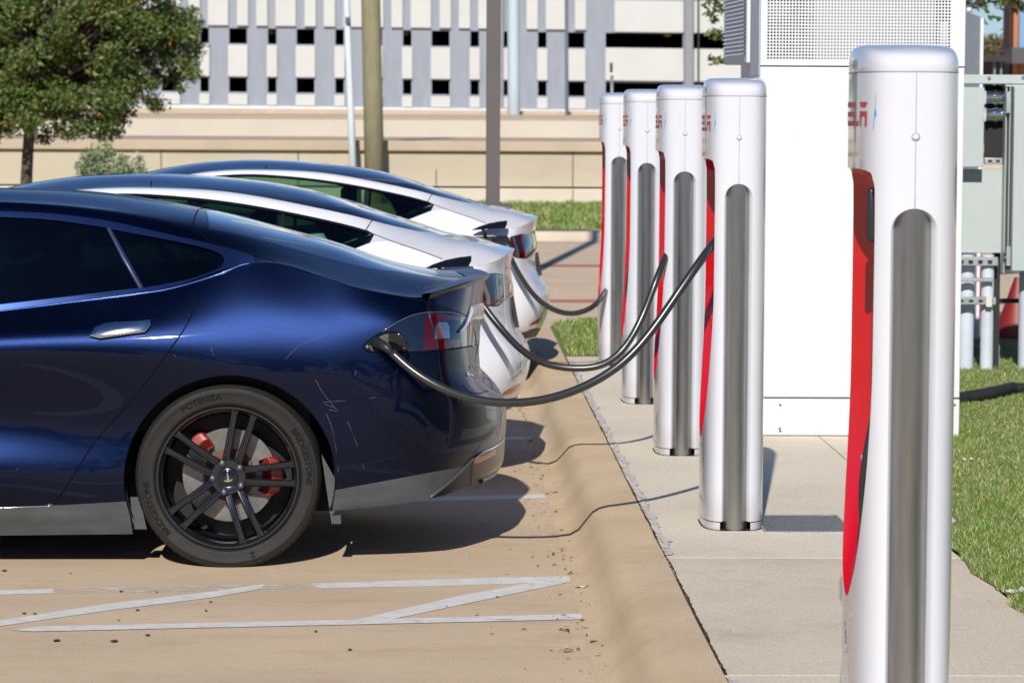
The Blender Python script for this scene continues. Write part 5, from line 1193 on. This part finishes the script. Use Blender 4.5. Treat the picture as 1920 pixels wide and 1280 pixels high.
# ================================================================== road, far turf, walls
def sheetG(name, m, q, kind='structure'):
    s = MB(); s.add(q, [tuple(range(len(q)))]); return tag(s.build(name, m, fixn=False), kind=kind)
YFK = G(1050, 452, 0).y; YFT = G(1050, 430, SW).y; YW = G(1050, 383, SW).y
sheetG('road', M_FAR, [(-60, 25.6, .003), (60, 25.6, .003), (60, YFK, .003), (-60, YFK, .003)])
M_FKERB = mat('far_kerb_concrete', (.58, .49, .37), .85, var=.12, vscale=1.5)
s = MB(); s.grid([[(x, YFK-.6, .006), (x, YFK, .01), (x, YFK+.05, SW-.02), (x, YFK+.12, SW), (x, YFT, SW+.004)] for x in (-60, 60)]); tag(s.build('kerb', M_FKERB, smooth=True), kind='structure')
sheetG('turf_strip', M_TURF, [(-60, YFT, SW+.002), (60, YFT, SW+.002), (60, YW+1, SW+.012), (-60, YW+1, SW+.012)])
def fx_far(r, n): return np.stack([r.uniform(-.5, 4.5, n), r.uniform(YFT, YW, n)], 1)
tag(blades(22000, fx_far, .04, .10, .010, 12).build('grass', M_BLADE), kind='stuff')
M_REDL = mat('faded_red_line', (.50, .16, .13), .8)
for y0, y1 in ((495.5, 499.5), (561, 566)):
    a, b_ = G(1000, y0, .006).y, G(1000, y1, .006).y; sheetG('road_marking', M_REDL, [(-20, b_, .006), (12, b_, .006), (12, a, .006), (-20, a, .006)])
M_WALL = mat('tan_wall_concrete', (.47, .405, .31), .85, var=.10, vscale=.9, stretch=(.5, 1, 1.5)); M_CAP = mat('tan_wall_cap', (.46, .37, .27), .85, var=.1, vscale=1.2)
M_BASEW = mat('pale_wall_footing', (.60, .54, .44), .85, var=.1, vscale=1.2); M_JOINT = mat('wall_joint', (.16, .13, .10), .9)
def wz(py, Y): return P(700, py, Y).z
wo_ = (-4, YW+.3, 0); rw = empty('retaining_wall', wo_, 'long tan retaining wall with a capping band behind the grass strip', 'wall')
X0, X1 = -18, 12
m = MB(); m.box(X0, X1, YW+.22, YW+.5, wz(349, YW), wz(284, YW)); m.build('wall_panel', M_WALL, rw, off=wo_)
m = MB(); m.box(X0, X1, YW+.12, YW+.6, wz(283.5, YW), wz(264, YW)); m.build('capping', M_CAP, rw, off=wo_, bevel=.02)
m = MB(); m.box(X0, X1, YW+.10, YW+.5, SW-.1, wz(352.5, YW)); m.build('footing', M_BASEW, rw, off=wo_, bevel=.02)
m = MB(); m.box(X0, X1, YW+.26, YW+.5, wz(352.5, YW)-.002, wz(349, YW)+.002); m.build('shadow_gap', M_SEAL, rw, off=wo_)
for px, y0, y1 in ((558, 266, 349), (818, 318, 349), (1075, 264, 382), (300, 284, 349), (40, 284, 382)):
    x = P(px, 300, YW).x; yy = YW+.215 if y1 < 380 else YW+.095; m = MB(); m.box(x-.012, x+.012, YW+.212, YW+.23, wz(349, YW), wz(max(y0, 284.5), YW))
    if y1 > 380: m.box(x-.010, x+.010, YW+.092, YW+.11, SW, wz(353.5, YW))
    m.build('wall_joint', M_JOINT, rw, off=wo_)
YB = 112.0; YU = YW+14
uo = (-4, YU+.2, 0); uw = empty('upper_wall', uo, 'pale smooth upper wall standing behind the capped retaining wall', 'wall')
m = MB(); m.box(X0-6, X1+8, YU, YU+.3, 1.0, wz(223, YU)); m.build('wall_panel', mat('pale_wall_concrete', (.50, .455, .38), .85, var=.06, vscale=.5), uw, off=uo, bevel=.02)
m = MB(); m.box(X0-6, X1+8, YU-.02, YU+.32, wz(223, YU)+.002, wz(221, YU)); m.build('coping', M_CAP, uw, off=uo)
sheetG('paved_bank', M_CAP, [(-60, YW+.5, wz(266, YW+.5)), (60, YW+.5, wz(266, YW+.5)), (60, YU, wz(266, YW+.5)), (-60, YU, wz(266, YW+.5))])
sheetG('ground_bank', mat('tan_ground', (.60, .47, .33), .9, var=.08, vscale=.3), [(-60, YU+.3, wz(224, YU+.3)), (60, YU+.3, wz(224, YU+.3)), (60, YB, wz(214, YB)), (-60, YB, wz(214, YB))])
bw = MB(); a, b_ = P(-300, 200, YB), P(2100, 200, YB); c0, c1 = P(-300, 197.5, YB), P(2100, 217, YB)
bw.add([(a.x, YB, wz(225, YB)), (b_.x, YB, wz(225, YB)), (b_.x, YB, c1.z), (a.x, YB, c0.z), (a.x, YB+.4, wz(225, YB)), (b_.x, YB+.4, wz(225, YB)), (b_.x, YB+.4, c1.z), (a.x, YB+.4, c0.z)], [(0, 1, 2, 3), (7, 6, 5, 4), (3, 2, 6, 7), (0, 3, 7, 4), (1, 5, 6, 2)])
tag(bw.build('barrier_wall', M_CAP), 'low far tan barrier wall in front of the parking garage', 'wall')
# ================================================================== parking garage
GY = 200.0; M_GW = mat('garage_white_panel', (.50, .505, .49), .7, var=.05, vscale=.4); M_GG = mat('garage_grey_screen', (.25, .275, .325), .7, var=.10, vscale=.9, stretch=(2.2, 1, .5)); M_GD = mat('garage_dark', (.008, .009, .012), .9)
gs_ = lambda x: .0125*(x-430)
def Q(px, py, Y=GY): return P(px, py+gs_(px), Y)
gar = empty('parking_garage', (P(700, 200, GY).x, GY, 0), 'large grey and white checkered parking garage across the background', 'building'); gof = (P(700, 200, GY).x, GY, 0)
op = []
for k in range(-4, 6):
    w0 = 429.7+126.6*k; n0 = 502.3+126.6*k
    if w0 < 1120: op.append((w0, w0+33.3))
    if n0 < 1120: op.append((n0, n0+16))
op = sorted([o for o in op if o[0] > -120]); rows_ = [(53, 82), (146, 172.5)]
op += [(1135.5, 1280.5), (1300, 1425)]
xs = sorted({-160.0, 1440.0} | {e for o in op for e in o}); ysr = [-420, -333, -304, -240, -212, -147, -118, -40-14, -26, 53-93+2, 53, 82, 146, 172.5, 198]
ysr = [-70, -40, -11, 53, 82, 146, 172.5, 198]; orow = [(-40, -11), (53, 82), (146, 172.5)]
m = MB()
V_ = {}
def vid(x, y):
    if (x, y) not in V_: V_[(x, y)] = len(m.v); m.v.append(tuple(Q(x, y)))
    return V_[(x, y)]
isop = lambda x0, x1, y0, y1: any(abs(o[0]-x0) < .01 for o in op) and (y0, y1) in orow
for i in range(len(xs)-1):
    for j in range(len(ysr)-1):
        if not isop(xs[i], xs[i+1], ysr[j], ysr[j+1]):
            m.f.append((vid(xs[i], ysr[j+1]), vid(xs[i+1], ysr[j+1]), vid(xs[i+1], ysr[j]), vid(xs[i], ysr[j]))); m.mi.append(0)
m.build('grey_screen', M_GG, gar, off=gof)
def slabbox(name, px0, px1, py0, py1, Ya, Yb, mt, par=gar):
    c = [Q(px0, py1, GY), Q(px1, py1, GY), Q(px1, py0, GY), Q(px0, py0, GY)]; m = MB()
    m.add([(p.x, Ya, p.z) for p in c]+[(p.x, Yb, p.z) for p in c], [(0, 1, 2, 3), (7, 6, 5, 4), (0, 4, 5, 1), (1, 5, 6, 2), (2, 6, 7, 3), (3, 7, 4, 0)]); return m.build(name, mt, par, off=gof)
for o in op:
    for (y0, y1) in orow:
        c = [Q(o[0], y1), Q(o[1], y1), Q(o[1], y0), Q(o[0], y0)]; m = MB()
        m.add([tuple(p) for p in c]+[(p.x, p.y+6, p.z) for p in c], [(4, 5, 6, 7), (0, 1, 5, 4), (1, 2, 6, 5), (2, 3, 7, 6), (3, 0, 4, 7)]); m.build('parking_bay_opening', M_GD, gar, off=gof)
for o in op[:-2]:
    e = 1.6
    for (y0, y1) in ((84.5, 143.5), (176, 196.5)):
        slabbox('white_panel', o[0]-e, o[1]+e, y0, y1, GY-.25, GY, M_GW)
    if o[1]-o[0] > 20:
        for (u, v) in ((-39.5, -1.5), (15, 36), (51, 72)):
            if o[0]+v < 1120: slabbox('white_panel', o[0]+u, o[0]+v, -8, 48, GY-.25, GY, M_GW)
for (x0, x1) in ((1135, 1281), (1301, 1307), (1311, 1440)):
    slabbox('white_panel', x0, x1, 81, 142, GY-.25, GY, M_GW); slabbox('white_panel', x0+(17 if x0 == 1135 else 0), x1, -8, 51, GY-.25, GY, M_GW)
slabbox('concrete_column', 1283, 1298, -80, 210, GY-.6, GY, mat('garage_column', (.22, .235, .26), .8)); slabbox('drainpipe', 1307.5, 1310, -80, 210, GY-.5, GY-.1, M_DARKPL)
slabbox('concrete_column', 938, 944, -80, 205, GY-.4, GY, mat('garage_column', (.22, .235, .26), .8))
slabbox('base_ledge', -160, 1440, 198, 209, GY-.5, GY, mat('ledge_white', (.62, .63, .65), .7))
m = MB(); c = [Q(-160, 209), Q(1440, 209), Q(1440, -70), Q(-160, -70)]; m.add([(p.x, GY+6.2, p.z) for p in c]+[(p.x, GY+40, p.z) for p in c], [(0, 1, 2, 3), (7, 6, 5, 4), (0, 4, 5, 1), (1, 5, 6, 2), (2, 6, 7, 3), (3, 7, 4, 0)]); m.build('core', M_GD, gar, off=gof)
m = MB(); c0, c1 = Q(-160, -70), Q(1440, -70); m.box(c0.x, c1.x, GY-.3, GY+40, c0.z-1.6, c0.z+1.0); m.build('roof_parapet', M_GW, gar, off=gof)
# a few ceiling lamps behind the openings, their glow put in as plain yellow
for (x, y) in ((508, 60), (760, 62), (1252, 64)):
    p = P(x, y, GY+1.5); m = MB(); m.lathe([(0, -.2), (.22, -.15), (.28, .05), (0, .1)], 12, (p.x, p.y, p.z), axis='Z'); m.build('ceiling_lamp', mat('sodium_lamp', (.7, .5, .1), .5), gar, off=gof)
# ================================================================== poles
def pole(name, x0, y0, x1, y1, w, Y, m, label, cat, top=None, sq=False, base=None, n=20, taper=1.0):
    """from pixel (x0,y0) top to (x1,y1) bottom reference; runs ground to top"""
    a, b_ = P(x0, y0, Y), P(x1, y1, Y); d = (a-b_)/(a.z-b_.z); g = b_-d*(b_.z-0.0); t = g+d*top; r = w/2/(FPX/Y)
    rt = empty(name, g, label, cat); mb = MB()
    if sq: mb.add([(g.x+sx*r, g.y+sy*r, 0) for sx, sy in ((-1, -1), (1, -1), (1, 1), (-1, 1))]+[(t.x+sx*r, t.y+sy*r, t.z) for sx, sy in ((-1, -1), (1, -1), (1, 1), (-1, 1))], [(0, 3, 2, 1), (4, 5, 6, 7), (0, 1, 5, 4), (1, 2, 6, 5), (2, 3, 7, 6), (3, 0, 4, 7)])
    else: mb.tube([g, g.lerp(t, .25), g.lerp(t, .5), t], [r*1.04, r, r*.98, r*taper], n)
    mb.build('pole', m, rt, off=g, smooth=not sq, bevel=.006 if sq else 0); return rt, g, t, r
M_POLEB = mat('brown_painted_steel', (.085, .075, .075), .5, var=.1, vscale=3)
rt, g_, t_, r_ = pole('lamp_post', 925.5, 0, 924, 383, 26, 31.0, M_POLEB, 'square dark brown lamp post rising behind the farthest white sedan', 'lamp post', 8.5, True)
zb_ = P(925, 395, 31).z; zt_ = P(925, 383, 31).z; rr_ = 34/2/(FPX/31)*2
m = MB(); m.box(g_.x-rr_*.95, g_.x+rr_*1.02, g_.y-rr_, g_.y+rr_, zb_, zt_); m.build('base_cover', M_POLEB, rt, off=g_, bevel=.01)
m = MB(); m.lathe([(.30, 0), (.30, zb_-.003), (0, zb_-.002)], 40, (g_.x, g_.y, 0), axis='Z'); m.build('concrete_footing', M_FKERB, rt, off=g_, smooth=True, ang=40)
m = MB(); m.box(g_.x-.9, g_.x-.1, g_.y-.15, g_.y+.15, 8.45, 8.6); m.build('lamp_head', M_POLEB, rt, off=g_, bevel=.03)
M_WPOLE = mat('white_painted_pole', (.62, .66, .72), .45)
rt, g_, t_, r_ = pole('flag_pole', 649.5, 0, 661.5, 306, 13.5, YW-.45, M_WPOLE, 'slim white leaning pole left of the wooden utility pole', 'pole', 7.5, taper=.8)
m = MB(); p = P(651, 38, YW-.55); m.box(p.x-.03, p.x+.05, p.y-.05, p.y, p.z-.05, p.z+.05); m.build('bracket', M_LUG, rt, off=g_)
M_WOOD = mat('weathered_wood', (.30, .27, .17), .85, color2=(.20, .17, .10), vscale=6, stretch=(6, 6, .5), bump=.5, bscale=60)
pole('utility_pole', 695, 0, 702, 318, 36, YW-.5, M_WOOD, 'thick weathered wooden utility pole behind the white sedans', 'utility pole', 9.0, taper=.9)
M_LPOLE = mat('pale_blue_steel', (.42, .50, .56), .5)
pole('sign_column', 962.5, 0, 963.5, 205, 23, 111, M_LPOLE, 'pale blue-grey round column in front of the garage, right of the lamp post', 'column', 12)
pole('street_pole', 1062, 0, 1063, 205, 6.5, 111, mat('slate_pole', (.12, .14, .17), .5), 'thin slate-grey pole in front of the garage, left of the charging posts', 'pole', 12)
rt, g_, t_, r_ = pole('sign_post', 1147, 130, 1147.5, 205, 6, 110, M_GALV, 'short thin post with a small dark plate, above the farthest charging posts', 'sign', 3.1)
m = MB(); p = P(1146, 127, 110-.15); m.box(p.x-.05, p.x+.05, p.y-.03, p.y, p.z-.17, p.z+.16); m.build('plate', M_DARKPL, rt, off=g_)
# ================================================================== trees
M_BARK = mat('bark', (.10, .075, .055), .9, var=.5, vscale=14, bump=.7, bscale=30, stretch=(1, 1, .4))
M_LEAFG = leafmat('oak_leaf', (.028, .062, .010), (.12, .165, .03), (.26, .13, .04), .97); M_LEAFS = leafmat('sage_leaf', (.09, .14, .06), (.21, .28, .14), (.3, .34, .2))
def crown_mb(clumps, per, leaf, seed, flat=.75):
    r = np.random.default_rng(seed); m = MB(); vs = []; fs = []
    for (x, y, z, rad_) in clumps:
        n = int(per*rad_*rad_); d = r.normal(size=(n, 3)); d /= np.linalg.norm(d, axis=1, keepdims=True); rr = rad_*(r.random(n)**.45)[:, None]
        # ragged, not a ball: stretch towards a few twig directions
        tw = r.normal(size=(7, 3)); tw /= np.linalg.norm(tw, axis=1, keepdims=True); k = r.integers(0, 7, n); mixw = r.random(n)[:, None]**2
        d = d*(1-mixw)+tw[k]*mixw; p = np.array([x, y, z])+d*rr*[1, 1, flat]
        a = r.normal(size=(n, 3)); a /= np.linalg.norm(a, axis=1, keepdims=True); b = np.cross(a, r.normal(size=(n, 3))); b /= np.linalg.norm(b, axis=1, keepdims=True); s = leaf*r.uniform(.5, 1.2, (n, 1))
        q0 = p-a*s; q1 = p+b*s*.38; q2 = p+a*s; q3 = p-b*s*.38; base = len(vs)
        for i in range(n):
            vs += [tuple(q0[i]), tuple(q1[i]), tuple(q2[i]), tuple(q3[i])]; fs.append((base+4*i, base+4*i+1, base+4*i+2, base+4*i+3))
    m.v = vs; m.f = fs; m.mi = [0]*len(fs); return m
def tree(name, base, h0, clumps, per, leaf, label, seed, tr, ml=M_LEAFG, group=None, cat='tree'):
    rt = empty(name, base, label, cat, group); bv = Vector(base); m = MB(); r = random.Random(seed); top = bv+Vector((.1, 0, h0))
    m.tube(curve3([bv, bv+Vector((.02, 0, h0*.4)), top], 12), [tr*(1.25 if i == 0 else 1.0-.25*i/11) for i in range(12)], 12)
    m.build('trunk', M_BARK, rt, off=base, smooth=True)
    lm = MB()
    for (x, y, z, q) in clumps:
        if q < .25: continue
        c = Vector((x, y, z)); st = bv+Vector((.06, 0, h0*r.uniform(.75, 1.0))); mid = st.lerp(c, .5)+Vector((r.uniform(-.15, .15), r.uniform(-.15, .15), .12))
        lm.tube(curve3([st, mid, c], 8), [tr*.42*(1-.85*i/7) for i in range(8)], 6)
    lm.build('limbs', M_BARK, rt, off=base, smooth=True); crown_mb(clumps, per, leaf, seed).build('crown', ml, rt, off=base); return rt
TY = 46.0; r = random.Random(11); cl = []
edge = [(-160,-60),(-60,-90),(120,-100),(280,-60),(350,0),(385,62),(365,95),(358,140),(345,180),(305,180),(280,222),(245,235),(225,262),(185,280),(120,268),(90,262),(70,272),(10,285),(-80,270),(-160,220)]
for i in range(360):
    while True:
        x, y = r.uniform(-170, 375), r.uniform(-100, 265)
        if inpoly(np.array([[x, y]]), edge)[0]: break
    dmin = min(math.hypot(x-ex, y-ey) for ex, ey in edge); q = (.20+.22*r.random()) if dmin > 40 else (.12+.13*r.random())
    p = P(x, y, TY+r.uniform(-1.3, 1.3)); cl.append((p.x, p.y, p.z, q))
p = P(47, 345, TY); tree('oak_tree', (p.x, TY, 0), P(47, 190, TY).z, cl, 3600, .046, 'big bushy green tree with a single trunk at the upper left', 5, .095)
# small shrub
SYY = 44.0; cl = []
for (x, y, w) in ((165, 300, 13), (185, 290, 15), (205, 285, 12), (195, 312, 18), (230, 300, 11), (232, 318, 14), (262, 303, 9), (262, 320, 12), (155, 322, 14), (215, 325, 18), (180, 325, 18), (240, 335, 20), (190, 350, 25), (225, 360, 25)):
    p = P(x, y, SYY+r.uniform(-.2, .2)); cl.append((p.x, p.y, p.z, w/136*1.5))
p = P(205, 330, SYY); rt = empty('sage_shrub', (p.x, SYY, 0), 'grey-green upright shrub beside the tree trunk above the car roofs', 'shrub')
crown_mb(cl, 9000, .035, 6, 1.4).build('foliage', M_LEAFS, rt, off=(p.x, SYY, 0)); m = MB()
for k in range(6): m.tube([(p.x+.04*k-.1, SYY, 0), (p.x+.12*k-.35, SYY+.05*(k % 3), 1.0)], [.02, .01], 6)
m.build('stems', M_BARK, rt, off=(p.x, SYY, 0), smooth=True)
# sparse tree behind the cabinets
TY2 = 31.0; cl = []; rnd = random.Random(3)
for (x, y, w) in ((1345, 12, 26), (1352, 62, 22), (1340, 66, 12), (1333, 30, 10), (1338, 40, 9), (1330, 108, 9), (1343, 118, 12), (1352, 112, 10), (1327, 28, 5), (1322, 25, 4), (1815, 8, 18), (1840, 5, 20), (1868, 2, 22), (1895, 4, 20), (1915, 6, 22), (1850, 22, 6), (1858, 32, 8), (1870, 36, 6), (1846, 42, 7), (1875, 58, 4), (1905, 20, 9)):
    p = P(x, y, TY2+rnd.uniform(-.3, .3)); cl.append((p.x, p.y, p.z, w/190*1.25))
for i in range(46):
    p = P(rnd.uniform(1370, 1960), rnd.uniform(-230, -15), TY2+rnd.uniform(-1, 1)); cl.append((p.x, p.y, p.z, rnd.uniform(.15, .32)))
p = P(1650, 200, TY2); tree('oak_tree', (p.x, TY2, 0), 2.7, cl, 2600, .045, 'sparse tree showing only leafy twigs behind the white cabinets', 9, .09)
# trees behind the camera (mirrored in the car paint)
cl = []
for i in range(60):
    a = rnd.uniform(0, 6.28); q = rnd.uniform(0, 2.1); cl.append((q*math.cos(a), q*math.sin(a), 3.6+rnd.gauss(0, 1.2), rnd.uniform(.35, .75)))
wood = []; trunks = MB()
for i, (x, y) in enumerate(((-14, -17), (-9.5, -19), (-5, -17.5), (-1.2, -20), (3.4, -18.5), (8, -20), (-19, -18), (-24, -20), (13, -19))):
    a = 1.3*i; wood += [(x+u*math.cos(a)-v*math.sin(a), y+u*math.sin(a)+v*math.cos(a), w, q) for u, v, w, q in cl]; trunks.tube([(x, y, 0), (x, y, 3.4)], [.2, .13], 10)
tag(crown_mb(wood, 420, .13, 21).build('woodland_crowns', M_LEAFG), kind='stuff'); tag(trunks.build('woodland_trunks', M_BARK, smooth=True), kind='stuff')
# ================================================================== far right buildings
BY = 90.0; M_BRK = mat('orange_brick', (.42, .17, .08), .85, var=.15, vscale=30); bo_ = (P(1910, 200, BY).x, BY, 0)
bb = empty('brick_building', bo_, 'orange brick building with a dark canopy at the top right corner', 'building')
def fb(name, x0, y0, x1, y1, Ya, Yb, m, par=bb, off=bo_):
    a, b_ = P(x0, y1, BY), P(x1, y0, BY); q = MB(); q.box(a.x, b_.x, Ya, Yb, a.z, b_.z); return q.build(name, m, par, off=off)
fb('brick_pier', 1899, -60, 1911, 160, BY, BY+1, M_BRK); fb('brick_side', 1893, -60, 1898.6, 160, BY+.1, BY+1.2, mat('shaded_brick', (.06, .035, .03), .9)); fb('canopy', 1888, 91, 1990, 120, BY-.8, BY+.6, mat('dark_canopy', (.07, .07, .08), .7)); fb('brick_wall', 1911, 120, 2050, 150, BY+.2, BY+1, M_BRK)  # pier's left side is a darker brick, its shade put into the colour
fb('glazing', 1914, -60, 2050, 91, BY+.3, BY+.6, mat('bluish_glazing', (.20, .33, .50), .15, coat=.5))
hof = (P(1860, 120, 60).x, 60, 0); hb_ = empty('low_shelter', hof, 'low dark shelter with grey posts seen between the cabinets and the brick building', 'building')
def f2(name, x0, y0, x1, y1, Ya, Yb, m):
    a, b_ = P(x0, y1, 60), P(x1, y0, 60); q = MB(); q.box(a.x, b_.x, Ya, Yb, a.z, b_.z); return q.build(name, m, hb_, off=hof)
f2('roof', 1800, 104, 1892, 116, 59.8, 61, mat('shelter_dark', (.03, .025, .03), .8)); f2('back_wall', 1800, 116, 1895, 300, 60.6, 60.8, mat('shelter_wall', (.10, .075, .07), .8))
for x in (1864, 1876): f2('post', x-3, 112, x+3, 300, 60.0, 60.2, mat('shelter_post', (.22, .25, .28), .6))
m = MB(); cl = []
for i in range(40): p = P(rnd.uniform(1790, 1895), rnd.uniform(76, 116), 140+rnd.uniform(-3, 3)); cl.append((p.x, p.y, p.z, rnd.uniform(.3, .55)))
tag(crown_mb(cl, 900, .12, 31).build('far_woodland', leafmat('far_leaf', (.07, .06, .035), (.16, .12, .05), (.2, .1, .05))), kind='stuff')
